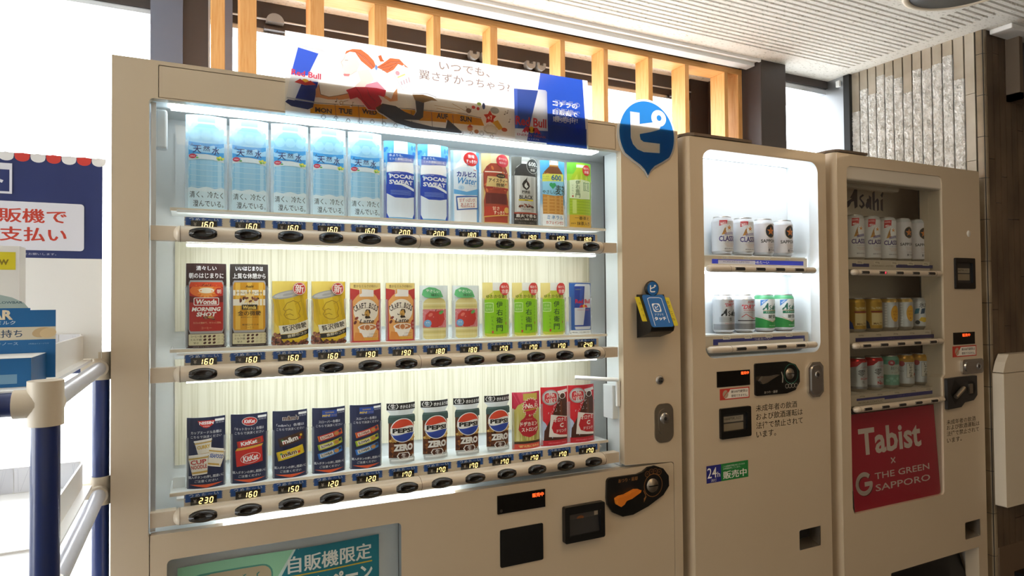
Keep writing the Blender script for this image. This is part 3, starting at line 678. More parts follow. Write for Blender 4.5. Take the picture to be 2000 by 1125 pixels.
def coin_notice(x0, x1, z0, z1):
    a = Art(); w = x1-x0; h = z1-z0; a.R(x0, z0, x1, z1, '#c0392f'); a.P([(x0+w*0.17, z0+h*0.1), (x1-w*0.03, z0+h*0.1), (x1-w*0.03, z1-h*0.1), (x0+w*0.35, z1-h*0.1)], '#efe9df')
    a.E(x0+w*0.19, (z0+z1)/2, h*0.33, h*0.36, '#b09a80'); a.L([(x0+w*0.09, z0+h*0.15), (x0+w*0.29, z1-h*0.15)], h*0.07, '#c0392f')
    a.T('新500円硬貨は', x0+w*0.66, z0+h*0.68, w*0.56, h*0.25, '#3a3030', 12); a.T('使用できません。', x0+w*0.66, z0+h*0.3, w*0.56, h*0.25, '#3a3030', 12); return a
coin_notice(1.5465, 1.666, 1.0425, 1.076).emit(MB(), flat(0, -0.0004, 0)).build('coin_notice_sticker', M2)
def bill_slot(M, x0, x1, z0, z1, txt):
    o = MB().plate(rrect(x0, z0, x1, z1, 0.005), [rect(x0+0.010, z0+0.022, x1-0.016, z1-0.018)], -0.008, 0.001, 'black').build('bill_acceptor', M, bevel=0.0015)
    w = x1-x0; b = MB().box(x0+0.010, x1-0.016, -0.0005, 0.0, z0+0.022, z1-0.018, 'charcoal'); a = Art(); zm = (z0+z1)/2
    a.R(x0+0.012, zm+0.002, x1-0.026, zm+0.020, '#8f8676'); a.R(x0+0.012, zm-0.026, x1-0.026, zm-0.002, '#867a66'); a.T(txt, (x0+x1)/2-0.008, zm+0.012, w*0.55, 0.008, '#2a2622', 6)
    a.emit(b, flat(0, -0.0007, 0)); b.build('slot_ramp', o); return o
bill_slot(M2, 1.543, 1.6645, 0.928, 1.0185, '1000円札入口')
lk = MB().prism([(1.917, 1.04), (1.917, 1.119), (1.936, 1.137), (1.972, 1.137), (1.987, 1.122), (1.987, 1.04), (1.968, 1.024), (1.935, 1.024)], -0.008, 0.001, 'chrome').build('lock_plate', M2, bevel=0.0025)
b = MB().prism(rrect(1.928, 1.032, 1.978, 1.127, 0.02, 8), -0.011, -0.007, 'steel'); b.lathe([(0.012, -0.0112), (0.012, -0.013), (0.0, -0.013)], 'chrome', 1.956, 0, 1.096, 24, axis='y'); b.lathe([(0.006, -0.0132), (0, -0.0132)], 'charcoal', 1.956, 0, 1.096, 16, axis='y'); b.build('lock_cylinder', lk, bevel=0.001)
def warning(M, x0, zs, h, col, ws):
    a = Art()
    for t, z, w in zip(('未成年者の飲酒', 'および飲酒運転は', '法律で禁止されて', 'います。'), zs, ws): a.T(t, x0+w/2, z, w, h, col, 3)
    a.emit(MB(), flat(0, -0.0003, 0)).build('warning_lettering', M)
warning(M2, 1.692, (1.007, 0.981, 0.954, 0.927), 0.021, '#2c2723', (0.179, 0.204, 0.204, 0.084))
a = Art(); a.R(1.4905, 0.804, 1.547, 0.8545, '#25287e'); a.R(1.547, 0.804, 1.656, 0.8545, '#1f7d3c'); a.T('24', 1.512, 0.833, 0.036, 0.030, '#f0ede6', 1); a.T('h', 1.538, 0.826, 0.010, 0.015, '#f0ede6', 1); a.T('消灯', 1.518, 0.8105, 0.022, 0.009, '#e0ddd6')
a.T('販売中', 1.602, 0.820, 0.094, 0.023, '#f0ede6', 14); a.T('この自動販売機は省エネのため', 1.598, 0.846, 0.088, 0.0055, '#d5e3d5'); a.T('24時間販売しています。', 1.590, 0.839, 0.07, 0.0055, '#d5e3d5')
a.emit(MB(), flat(0, -0.0004, 0)).build('night_sale_sticker', M2)
def coin_return(M, x0, x1, z0, z1):
    b = MB(); b.box(x0, x1, 0.05, 0.054, z0, z1, 'charcoal'); b.prism([(0.0, z0), (0.055, z0), (0.055, z0+0.022), (0.01, z0+0.004)], x0, x1, 'dull_steel', axis='x'); b.box(x1-0.004, x1, 0, 0.055, z0, z1, 'dull_steel')
    b.build('coin_return', M)
coin_return(M2, 1.872, 1.97, 0.543, 0.606)

# ------------------------------------------------------------ third machine (wide beer machine, lights off)
M3 = mach(2.068, 2.902, 'wide beige alcohol vending machine with its lights off, farthest in the row')
mb = MB()
mb.box(2.072, 2.12, 0.02, 0.58, 0.05, 1.82, 'paint_side'); mb.box(2.87, 2.90, 0.051, 0.58, 0.05, 1.82, 'paint_side'); mb.box(2.12, 2.87, 0.22, 0.58, 0.05, 1.82, 'inner_beige')
mb.box(2.12, 2.87, 0.051, 0.22, 1.802, 1.82, 'inner_beige'); mb.box(2.12, 2.87, 0.051, 0.22, 0.55, 0.60, 'inner_beige'); mb.box(2.12, 2.72, 0.12, 0.22, 0.05, 0.55, 'dark_gap'); mb.box(2.12, 2.9, 0.1, 0.5, 0, 0.05, 'black')
mb.build('cabinet', M3)
wh = [(2.128, 0.64)]+arcpts(2.143, 0.627, 0.010, PI, 1.5*PI, 4)[1:]+[(2.620, 0.615)]+arcpts(2.622, 0.628, 0.013, -PI/2, 0, 4)[1:]+[(2.640, 1.043), (2.655, 1.055)]+arcpts(2.640, 1.775, 0.020, 0, PI/2, 6)+arcpts(2.148, 1.772, 0.020, PI/2, PI, 6)
b = MB(); b.plate(rect(2.080, 0.05, 2.902, 1.833), [wh, rect(2.32, 0.20, 2.845, 0.386), rrect(2.759, 0.427, 2.857, 0.491, 0.006)], 0.0, 0.05, 'paint', 'paint')
o = b.build('door', M3); bv = o.modifiers.new('bevel', 'BEVEL'); bv.width = 0.006; bv.segments = 3; bv.limit_method = 'ANGLE'; bv.angle_limit = math.radians(60)
mb = MB(); mb.prism(arcpts(2.090, 0.022, 0.022, PI, 1.5*PI, 8)+[(2.09, 0.58), (2.068, 0.58)], 0.05, 1.833, 'paint', axis='z', smooth=True); mb.build('corner_post', M3)
MB().prism([(2.064, 0.03), (2.075, 0.004), (2.09, -0.004), (2.235, -0.004), (2.235, 0.3), (2.064, 0.3)], 1.835, 1.843, 'plaster_dark', axis='z').build('top_cover', M3, bevel=0.002)
MB().prism([(0.004, 1.75), (0.010, 1.745), (0.048, 1.745), (0.048, 1.80), (0.004, 1.80)], 2.126, 2.66, 'inner_beige', axis='x').build('lamp_hood', M3, bevel=0.003)
MB().box(2.656, 2.663, 0.05, 0.082, 0.60, 1.80, 'paint').build('door_liner', M3)
MB().box(2.656, 2.661, 0.0822, 0.088, 0.98, 1.80, 'dark_gap').build('panel_seal', M3)
MB().box(2.135, 2.50, 0.06, 0.09, 1.735, 1.752, 'inner_beige').build('lamp_housing', M3, bevel=0.004)
mb = MB().box(2.12, 2.868, 0.21, 0.2195, 0.602, 1.80, 'inner_beige'); mb.box(2.122, 2.56, 0.165, 0.170, 1.62, 1.79, 'inner_beige')
mb.build('back_panel', M3)
MB().box(2.12, 2.68, 0.006, 0.009, 0.612, 1.752, 'glass_big').build('glass_pane', M3)
bt = [2.201, 2.293, 2.385, 2.477, 2.569]
a = Art(); a.R(2.20, 1.452, 2.29, 1.464, '#33356e'); a.R(2.44, 1.452, 2.66, 1.464, '#33356e'); a.T('HOKKAIDO LIMITED', 2.365, 1.457, 0.12, 0.006, '#7a6a5a')
for x in (2.24, 2.335, 2.43, 2.525, 2.615): a.R(x-0.02, 1.462, x+0.02, 1.473, '#d8ccb6'); a.T('400g', x, 1.468, 0.024, 0.007, '#5a4c3e')
capsule_rail(M3, 2.142, 2.642, 1.430, (2.15, 2.640, 1.443, 1.478), bt, a, y=0.0)
a = Art(); a.R(2.21, 1.190, 2.665, 1.2035, '#33306a'); a.T('つめた～い', 2.42, 1.197, 0.08, 0.006, '#7a76a0', 4)
for x in (2.24, 2.335, 2.43, 2.525, 2.615): a.T('350g', x, 1.211, 0.026, 0.006, '#5a4c3e')
capsule_rail(M3, 2.142, 2.642, 1.180, (2.15, 2.640, 1.183, 1.221), bt, a, y=0.0)
a = Art(); a.R(2.21, 0.980, 2.665, 0.993, '#3a3a78'); a.R(2.205, 0.97, 2.36, 0.985, '#cfc2ac'); a.T('NON-ALCOHOLIC', 2.285, 0.977, 0.13, 0.008, '#5a4c3e'); a.T('つめた～い', 2.47, 0.987, 0.08, 0.006, '#7a76a0', 4)
for x in (2.24, 2.335, 2.43, 2.525, 2.615): a.R(x-0.02, 0.993, x+0.02, 1.004, '#cfc2ac'); a.T('350g', x, 0.999, 0.026, 0.006, '#5a4c3e')
r3 = capsule_rail(M3, 2.142, 2.642, 0.9655, (2.15, 2.640, 0.968, 1.006), bt, a, y=0.0)
MB().lathe([(0.0, -0.016), (0.0045, -0.0135), (0.005, -0.011)], 'dot_red', 2.304, 0.0, 1.430, 14, axis='y').build('sold_out_lamp', M3)
for z in (1.475, 1.2195, 1.006): MB().box(2.135, 2.653, 0.0515, 0.082, z-0.004, z, 'inner_beige').box(2.135, 2.72, 0.082, 0.20, z-0.004, z, 'inner_beige').build('shelf', M3)
mb = MB(); mb.box(2.14, 2.636, 0.03, 0.046, 0.946, 0.958, 'charcoal'); mb.build('poster_clamp', M3)
black_o = bill_slot(M3, 2.724, 2.849, 1.374, 1.4915, '1000円札入口')
d = black_plate('payment_display', M3, rect(2.7095, 1.163, 2.846, 1.209), 0, 0.002, 'black_gloss', 0.0006)
a = Art('led_red'); a.T('販売中', 2.79, 1.198, 0.05, 0.012, '#ffffff', 4); a.emit(MB(), flat(0, -0.0023, 0)).build('lit_lettering', d)
coin_notice(2.703, 2.857, 1.1165, 1.1575).emit(MB(), flat(0, -0.0004, 0)).build('coin_notice_sticker', M3)
lk = MB().prism(rrect(2.751, 1.050, 2.886, 1.106, 0.012, 5), -0.009, 0.001, 'chrome').build('lock_plate', M3, bevel=0.003)
b = MB().prism(rrect(2.765, 1.06, 2.875, 1.096, 0.017, 6), -0.012, -0.008, 'chrome'); b.lathe([(0.013, -0.0122), (0.013, -0.014), (0.0, -0.014)], 'steel', 2.85, 0, 1.077, 24, axis='y'); b.lathe([(0.007, -0.0142), (0, -0.0142)], 'charcoal', 2.85, 0, 1.077, 16, axis='y'); b.build('lock_cylinder', lk, bevel=0.001)
cp = black_plate('coin_panel', M3, [(2.648, 1.041), (2.73, 1.043), (2.836, 1.042), (2.836, 0.968), (2.812, 0.950), (2.755, 0.946), (2.732, 0.930), (2.648, 0.927)], 0, 0.012, 'charcoal', 0.003)
b = MB().prism([(2.692, 1.035), (2.742, 0.996), (2.735, 0.975), (2.692, 0.945), (2.665, 0.985)], -0.0125, -0.0115, 'black'); b.tube((2.683, -0.020, 0.972), (2.735, -0.020, 1.003), 0.0085, 'dull_steel', 14); b.build('return_lever', cp)
b = MB().lathe([(0.029, -0.0125), (0.027, -0.0122), (0.0, -0.0122)], 'black', 2.795, 0, 0.996, 28, axis='y'); b.prism(rect(2.776, 0.978, 2.797, 1.014), -0.018, -0.012, 'dull_steel'); b.build('coin_slot', cp)
warning(M3, 2.657, (0.877, 0.857, 0.8345, 0.8095), 0.0185, '#4a3f36', (0.185, 0.210, 0.205, 0.092))
MB().lathe([(0.0125, 0.0), (0.0115, -0.0015), (0.0, -0.0018)], 'offwhite', 2.824, 0, 1.587, 24, axis='y').build('hole_cap', M3)
coin_return(M3, 2.759, 2.857, 0.427, 0.491)
b = MB(); b.box(2.31, 2.855, 0.115, 0.12, 0.19, 0.395, 'black'); b.prism([(0.03, 0.20), (0.10, 0.20), (0.075, 0.335), (0.07, 0.335)], 2.325, 2.842, 'black', axis='x'); b.prism([(0.07, 0.335), (0.11, 0.335), (0.11, 0.386), (0.095, 0.378)], 2.325, 2.842, 'charcoal', axis='x'); b.build('delivery_flap', M3)

# ------------------------------------------------------------ product cards of the first machine (drawn in millimetres)
def mm(a): return a.mapped(lambda x, y: (x/1000, y/1000))
def water():
    a = Art(); a.R(-42, 0, 42, 205, '#b7def5')
    rnd = random.Random(5)
    for k in range(26): a.E(rnd.choice((-1, 1))*rnd.uniform(28, 42), rnd.uniform(60, 200), rnd.uniform(2, 6), rnd.uniform(3, 8), rnd.choice(('#d3edfb', '#9ed3f1', '#e6f6fd')), 10)
    body = [(-34, 38), (-35, 60), (-33, 100), (-36, 130), (-36, 148), (-33, 163), (-24, 176), (-16, 182), (-15, 187), (-17, 188), (-17, 205), (17, 205), (17, 188), (15, 187), (16, 182), (24, 176), (33, 163), (36, 148), (36, 130), (33, 100), (35, 60), (34, 38)]
    a.P(body, '#93cdef'); a.R(-17, 188, 17, 205, '#8fd6f4'); a.R(-18, 184, 18, 188, '#c4e8f8')
    for x0, x1, c in ((-30, -20, '#a8d8f4'), (-12, 12, '#9fd3f2'), (22, 30, '#b4def6')): a.R(x0, 42, x1, 112, c)
    for x in (-22, 0, 22): a.P([(x-12, 160), (x-8, 152), (x, 149), (x+8, 152), (x+12, 160), (x+6, 170), (x-6, 170)], '#a7dcf6')
    for k in range(5): a.L([(-33, 50+k*12), (-10, 48+k*12), (12, 48+k*12), (33, 50+k*12)], 0.8, '#c8e7f8')
    a.P([(-35, 112), (-35, 146), (-18, 143), (0, 142), (18, 143), (35, 146), (35, 110), (18, 114), (0, 115), (-18, 114)], '#3f9fe2')
    a.P([(-35, 128), (-35, 138), (-24, 134), (-12, 138), (0, 134), (14, 139), (26, 134), (35, 138), (35, 126), (16, 123), (0, 122), (-16, 123)], '#a5d6f5')
    a.P([(-35, 105), (-35, 117), (-18, 119), (0, 119), (18, 117), (35, 112), (35, 104), (12, 108), (-12, 108)], '#dbe9f0')
    a.T('天', -18, 129, 17, 16, '#27246b', 8, 0.1); a.T('然', 0, 131, 13, 11, '#27246b', 6); a.T('水', 18, 128, 15, 17, '#27246b', 8, 0.1)
    a.T('SUNTORY', -2, 144, 22, 2.2, '#d6eefc'); a.T('Natural Mineral Water', 3, 119.5, 44, 2.2, '#5a7fb0'); a.T('人', -28, 139, 7, 7, '#27246b', 2)
    a.E(-27, 114, 7.5, 5, '#c0304a'); a.T('550ml', -27, 114, 9, 3, '#f2d8dc', 6); a.E(-18, 111, 3, 1.6, '#5fae5a')
    for x, y, c in ((22, 113, '#cfd64a'), (27, 115, '#e6e04e'), (30, 111, '#9ec44a'), (24, 110, '#7fb94e'), (33, 113, '#dfe06a')): a.E(x, y, 3, 2.4, c, 10)
    a.P([(-42, 0), (-42, 44), (-30, 48), (-16, 45), (0, 49), (16, 45), (30, 49), (42, 45), (42, 0)], '#dff0f8'); a.P([(-42, 0), (-42, 36), (-20, 40), (0, 38), (20, 41), (42, 38), (42, 0)], '#d3ebf5')
    a.T('清く、冷たく', 0, 32, 66, 14, '#20242c', 3); a.T('澄んでいる。', 4, 13, 60, 14, '#20242c', 3)
    return a
def sweat():
    a = Art(); a.R(-42, 0, 42, 190, '#5eb4ea'); a.P([(-42, 0), (-42, 110), (-30, 60), (-30, 0)], '#2350c0'); a.P([(42, 0), (42, 100), (32, 60), (32, 0)], '#2350c0')
    rnd = random.Random(2)
    for k in range(30): a.E(rnd.choice((-1, 1))*rnd.uniform(24, 42), rnd.uniform(100, 190), rnd.uniform(2, 5), rnd.uniform(2, 7), rnd.choice(('#8fd0f4', '#2e86d8', '#b8e2f8')), 9)
    a.P([(-30, 4), (-35, 14), (-35, 132), (-28, 150), (-18, 160), (-17, 190), (17, 190), (18, 160), (28, 150), (35, 132), (35, 14), (30, 4)], '#e3eef8')
    a.P([(-35, 62), (-35, 113), (-15, 116), (15, 116), (35, 113), (35, 56), (15, 52), (-15, 52)], '#1e46b8')
    a.P([(-18, 84), (0, 83), (35, 70), (35, 76), (10, 87), (-10, 88)], '#eef4fb'); a.T('POCARI', 3, 104, 62, 10, '#f2f6fc', 16); a.T('SWEAT', 1, 90, 60, 10.5, '#f2f6fc', 16); a.T('ION SUPPLY DRINK', -14, 113, 24, 2.2, '#cfe0f6')
    for k in range(4): a.R(-26, 60+k*3, 26, 61+k*3, '#7f9ce0')
    a.P([(-33, 138), (-33, 160), (38, 160), (33, 141), (-10, 138)], '#1a5fbe'); a.T('水よりも、', -12, 155, 34, 6.5, '#eaf3fc', 6); a.T('ヒトの身体に近い水。', 2, 146, 58, 7, '#eaf3fc', 6)
    return a
def lactic():
    a = Art(); a.R(-42, 0, 42, 185, '#c9e6f7'); a.R(30, 0, 42, 185, '#4f9fdc'); a.R(-42, 0, -34, 185, '#9fd0f0')
    a.P([(-32, 0), (-34, 130), (-24, 150), (-14, 162), (-13, 185), (13, 185), (14, 162), (24, 150), (33, 130), (32, 0)], '#f2f7fb'); a.P([(-33, 72), (-33, 138), (0, 142), (33, 138), (33, 72), (0, 69)], '#dfeefa')
    a.P([(-33, 72), (-33, 84), (0, 78), (33, 88), (33, 72), (0, 69)], '#62aee6'); a.T('カルピス', 2, 123, 56, 14, '#1f3f9a', 18); a.T('Water', 3, 106, 56, 17, '#2a8ad0', 8, 0.3); a.T('ウォーター', 18, 95, 22, 4, '#3a6fb8')
    a.E(-14, 88, 8, 6, '#b9dcf4'); a.T('生', -14, 88, 5, 5, '#6f9fd0'); a.T('New', 26, 136, 9, 4, '#d8553a', 8); a.ring(4, 148, 3, 1, '#6fb2e2')
    a.E(14, 163, 22, 18, '#d62828'); a.T('後味', 14, 170, 20, 9, '#ffffff', 14); a.T('すっきり!', 15, 157, 32, 9, '#ffffff', 14)
    a.P([(-26, 30), (-28, 66), (34, 70), (35, 36)], '#2b5fae'); a.P([(-22, 33), (-25, 62), (32, 67), (32, 39)], '#f4f4f0'); a.T('甘ずっぱいが、', 4, 57, 48, 10, '#b8323a', 2, 0.1, 0.06); a.T('あふれてる', 4, 45, 40, 10, '#b8323a', 2, 0.1, 0.06); a.L([(-14, 38), (24, 41)], 1, '#b8323a')
    return a
def iced_tea():
    a = Art(); a.R(-42, 0, 42, 185, '#d9b672'); a.R(-42, 120, 42, 185, '#e7cd92')
    a.P([(-34, 4), (-36, 60), (-31, 80), (-37, 100), (-37, 135), (-28, 150), (-17, 158), (-16, 185), (16, 185), (17, 158), (28, 150), (37, 135), (37, 100), (31, 80), (36, 60), (34, 4)], '#a8442f'); a.P([(-31, 52), (-31, 80), (31, 80), (31, 52)], '#6f2c28'); a.R(-17, 158, 17, 185, '#e6d3a6'); a.R(-33, 134, 33, 137, '#e8d9c0')
    rnd = random.Random(4)
    for k in range(18): a.E(rnd.uniform(-30, 30), rnd.uniform(84, 148), rnd.uniform(3, 7), rnd.uniform(2, 5), rnd.choice(('#c4572f', '#8f3528', '#d9773f')), 9, rnd.uniform(0, 3))
    a.P([(-30, 92), (-26, 124), (34, 121), (37, 90)], '#d9bd7c'); a.E(12, 126, 14, 6, '#2a201c'); a.T('TEA HOUSE', 12, 126, 20, 3, '#d9bd7c', 6); a.T('アイスティー', 6, 113, 58, 11, '#33231c', 10); a.T('微糖', 10, 102, 26, 9.5, '#33231c', 6); a.P([(-30, 92), (-29, 97), (36, 95), (37, 90)], '#a83028'); a.T('レモンティー', 4, 94, 30, 3, '#e8cfa0')
    a.E(18, 166, 20, 17, '#cc2f3c'); a.T('華やかな', 18, 171, 27, 7, '#f2c8c4', 6); a.T('味わい', 18, 161, 22, 7, '#f2c8c4', 6)
    a.P([(-36, 16), (-34, 44), (40, 50), (42, 24)], '#c2402c'); a.P([(-36, 16), (-36, 19), (42, 27), (42, 24)], '#e2b25a'); a.T('甘さ', -4, 40, 20, 10, '#ffe9c8', 10); a.T('すっきり', 6, 29, 32, 10, '#ffe9c8', 10); a.E(30, 37, 9, 8, '#e2b25a')
    return a
def black_coffee():
    a = Art(); a.R(-42, 0, 42, 185, '#6a6c66'); a.P([(-33, 0), (-33, 140), (-26, 156), (-14, 164), (-12, 185), (12, 185), (14, 164), (26, 156), (33, 140), (33, 0)], '#c6c8c4'); a.P([(-33, 132), (-30, 150), (-14, 164), (14, 164), (30, 150), (33, 132)], '#3a3b3a'); a.R(-12, 164, 10, 170, '#f0f0ee')
    for x, c in ((-22, '#d8dad6'), (20, '#b0b2ae')): a.R(x-5, 36, x+5, 130, c)
    a.E(22, 160, 21, 21, '#2e302f'); a.ring(22, 160, 20, 1.2, '#d8d8d4', 40); a.T('600', 20, 165, 26, 12, '#f2f2ee', 12); a.T('ml', 37, 162, 6, 5, '#f2f2ee', 6); a.L([(8, 156), (38, 156)], 0.8, '#d8d8d4'); a.T('無糖', 22, 149, 17, 8, '#e6e6e2', 6)
    fl = [(0, 94), (-10, 101), (-12, 110), (-8, 117), (0, 124), (3, 130), (2, 120), (9, 112), (11, 104), (6, 97)]
    a.P(fl, '#1e1c1b'); a.P([(1, 98), (-5, 103), (-5, 109), (1, 115), (2, 108), (6, 104)], '#cfd0cc'); a.P([(2, 120), (8, 113), (11, 105), (8, 112)], '#d0502c'); a.T('FIRE', 0, 89, 24, 7, '#1e1c1b', 14); a.L([(-12, 83.5), (12, 83.5)], 0.6, '#4a4846'); a.T('BLACK', 1, 75, 42, 10.5, '#1e1c1b', 8); a.R(-22, 65, 22, 69, '#d8c42e'); a.T('無糖', 0, 67, 9, 3, '#3a3408', 4)
    rnd = random.Random(6)
    for k in range(46):
        x = rnd.uniform(-22, 22); a.E(x, 48+rnd.uniform(0, 1)*(10-abs(x)*0.35), 2.6, 1.5, rnd.choice(('#4a2018', '#7a3a2a', '#2c1410', '#9a5a48')), 8, rnd.uniform(0, 3))
    a.T('炭火焙煎', 0, 42, 24, 3.5, '#2a2826'); a.R(-42, 0, 42, 34, '#2a1c18'); a.R(-42, 30, 42, 34, '#a0402c'); a.R(-42, 0, 42, 12, '#33302e'); a.T('直火で香る', 0, 25, 60, 9, '#f2efe8', 12); a.T('おいしい無糖ブラック', 0, 15.5, 66, 5.5, '#d8d4cc', 8); a.T('コーヒー飲料', 0, 6, 48, 4.5, '#8f8a84'); return a
def barley():
    a = Art(); a.R(-42, 0, 42, 185, '#58aede'); a.R(-42, 0, 42, 60, '#e4eef2'); a.P([(-33, 34), (-34, 130), (-28, 148), (-14, 162), (-13, 180), (13, 180), (14, 162), (28, 148), (34, 130), (33, 34)], '#c98e3e'); a.R(-14, 168, 14, 180, '#e8eef0'); a.P([(-34, 140), (-28, 150), (-14, 164), (14, 164), (28, 150), (34, 140), (20, 146), (0, 140), (-20, 146)], '#7a4620')
    for k in range(5): a.R(-32, 40+k*9, 32, 42+k*9, '#e0b064')
    for x in (-18, 4, 20): a.R(x-3, 36, x+3, 84, '#dba757')
    a.P([(-34, 88), (-34, 142), (34, 146), (34, 88), (0, 84)], '#8fd0ee'); a.P([(-34, 122), (-34, 142), (34, 146), (34, 126)], '#d6dc5a'); a.T('600', 8, 134, 34, 16, '#3a6f9a', 14); a.T('すっきり', -24, 136, 16, 4, '#4a7a50'); a.T('カフェイン', -24, 130, 16, 4, '#4a7a50')
    a.E(-9, 114, 5.5, 5.5, '#2fa868', 18); a.E(0, 114, 5.5, 5.5, '#2fa868', 18); a.P([(-14, 112), (5, 112), (-4.5, 102)], '#2fa868'); a.T('やさしい', -14, 94, 40, 10, '#26331f', 6); a.T('麦茶', 24, 101, 40, 27, '#26331f', 10)
    a.R(-42, 0, 42, 34, '#eef4f6'); a.T('ミネラル', 4, 25, 52, 11, '#2f86c4', 8); a.T('カフェインゼロ', 3, 11, 56, 9, '#c0432e', 10); return a
def green_tea_tall():
    a = Art(); a.R(-42, 0, 42, 190, '#9ed33a'); a.R(-42, 150, 42, 190, '#74c63a')
    a.P([(-34, 34), (-34, 120), (-26, 146), (-14, 164), (-14, 180), (14, 180), (14, 164), (26, 146), (34, 120), (34, 34)], '#a9c62a'); a.R(-14, 168, 12, 176, '#e8f4dc')
    for k in range(6): a.R(-34, 40+k*8, 34, 41.5+k*8, '#8fb022')
    a.R(-26, 40, -14, 78, '#c8dc72')
    for p in (((-24, 128), (-12, 150), (-8, 128)), ((-4, 128), (2, 156), (8, 128)), ((14, 128), (18, 148), (26, 128))): a.P(p, '#c6d94a')
    a.P([(-34, 82), (-34, 132), (0, 135), (34, 132), (34, 82), (0, 80)], '#dcebc4'); a.TV('伊右衛門', -10, 84, 132, 11.5, '#2a5f30', 4, 14); a.P([(8, 104), (8, 128), (18, 126), (30, 128), (30, 103), (18, 105)], '#4a8f50'); a.P([(9.5, 105.5), (9.5, 126), (18, 124.5), (28.5, 126), (28.5, 104.5), (18, 106.5)], '#dcebc4'); a.TV('京都福', 14, 107, 124, 5.5, '#4a8f50'); a.TV('寿園茶', 24, 107, 124, 5.5, '#4a8f50'); a.TV('いえもん', -25, 92, 122, 4.5, '#5a7f50'); a.R(-27, 85, -23, 90, '#b8402c')
    a.E(20, 162, 15, 15, '#d5382e'); a.T('味わう、', 20, 167, 22, 7, '#fbe9e2', 10); a.T('京都', 20, 157, 18, 8, '#fbe9e2', 10)
    a.R(-42, 0, 42, 36, '#d2a632'); a.T('一番茶と', 4, 27, 48, 10, '#31270f', 8); a.T('抹茶入り', 8, 12, 44, 10.5, '#31270f', 8); a.T('国産茶', -24, 12, 14, 4, '#31270f'); return a
def beans(a, x0, x1, y0, y1, n, seed):
    rnd = random.Random(seed)
    for k in range(n): a.E(rnd.uniform(x0, x1), rnd.uniform(y0, y1), 4.0, 2.3, rnd.choice(('#5a2a1c', '#7c4330', '#3c1a12', '#97604a')), 9, rnd.uniform(0, 3))
def can_coffee(gold):
    a = Art(); a.R(-41, 0, 41, 181, '#3a1f1e' if not gold else '#352c28'); a.R(-41, 40, 41, 134, '#6c6f78')
    a.T('清々しい' if not gold else 'いいはじまりは', 0, 171, 40 if not gold else 58, 10, '#ffffff', 10); a.T('朝のはじまりに' if not gold else '上質な休憩から', 0, 155, 70, 12, '#ffffff', 14)
    body = [(-31, 36), (-34, 42), (-34, 134), (-31, 141), (31, 141), (34, 134), (34, 42), (31, 36)]
    a.P([(-32, 31), (-35, 38), (-35, 140), (-32, 145), (32, 145), (35, 140), (35, 38), (32, 31)], '#a9a6a6'); a.P(body, '#b0241e' if not gold else '#d89a1c')
    if not gold:
        a.E(0, 123, 33, 15, '#e8732a'); a.star(0, 123, 19, '#f6a44a', 0.62, 13); a.E(0, 123, 15, 6, '#fdf3dc'); a.P([(-34, 134), (-31, 141), (31, 141), (34, 134), (34, 131), (-34, 131)], '#d8471e'); a.P([(-34, 88), (-34, 112), (-14, 108), (0, 106), (14, 108), (34, 112), (34, 88)], '#6a1614'); a.P([(-34, 40), (-34, 98), (0, 96), (34, 98), (34, 40), (31, 36), (-31, 36)], '#b0241e')
        a.E(25, 121, 8.5, 8, '#c32e26'); a.T('朝', 25, 121, 9, 9, '#f6e3da', 10); a.T('Asahi', 0, 135, 18, 4.5, '#7a1c14', 8, 0.2)
        a.RR(-25, 91, 25, 108, 3, '#f2efe9'); a.RR(-23.5, 92.5, 23.5, 106.5, 2.5, '#b0241e'); a.T('Wonda', 0, 99, 42, 11, '#f6f2ec', 18, 0.15); a.T('MORNING', 0, 83, 56, 9, '#f6f2ec', 20, 0.2); a.T('SHOT', 0, 72, 38, 9.5, '#f6f2ec', 20, 0.2)
        beans(a, -8, 14, 62, 67, 9, 3); a.E(8, 66, 6, 2.4, '#c99a4a', 10); a.T('スパッと飲めて、キリッと苦味。', 2, 54, 56, 4.5, '#e6b98a', 4); a.T('コーヒー', 0, 43, 20, 5, '#e6a27a')
    else:
        for x in (-24, 0, 24): a.R(x-5, 38, x+5, 140, '#ecbe4a')
        a.R(-34, 112, 34, 124, '#f2ead6'); a.T('PREMIUM', 0, 118, 54, 4.5, '#b09a70', 4); a.P([(-34, 90), (-34, 104), (34, 104), (34, 90)], '#f4ecd8'); a.star(0, 106, 16, '#f7d88a', 0.5, 8); beans(a, -20, 20, 99, 107, 12, 8); a.T('Asahi', 0, 132, 16, 5, '#3a2a14', 10, 0.2)
        a.R(-16, 81, 16, 92, '#2c2418'); a.T('Wonda', 0, 86, 28, 8, '#e8c862', 16, 0.15); a.T('金の微糖', 0, 73, 48, 11, '#2f2114', 6); a.T('贅沢な味わいと香り', 0, 64, 36, 2.5, '#5a441c'); a.T('糖類ひかえめ', 2, 48, 34, 4, '#5a441c', 4); a.T('コーヒー', 0, 42, 18, 4.5, '#7a5a20')
    a.RR(-35, 6, 35, 30, 2, '#d8cfa8')
    for k, t in enumerate(('コーヒー感', 'ミルク感', '甘さ')):
        a.T(t, -20, 25-k*7, 22 if k < 2 else 10, 4.5, '#3a302a', 8)
        for j in range(5): a.E(-3+j*9, 25-k*7, 3.2, 2.4, '#4a241c' if j < ((3, 3, 3), (3, 2, 2))[gold][k] else '#c9c09a', 12, 0.5)
    a.T('※当社調べによる味わいイメージです', 2, 2.8, 56, 2.2, '#b8aaa4'); return a
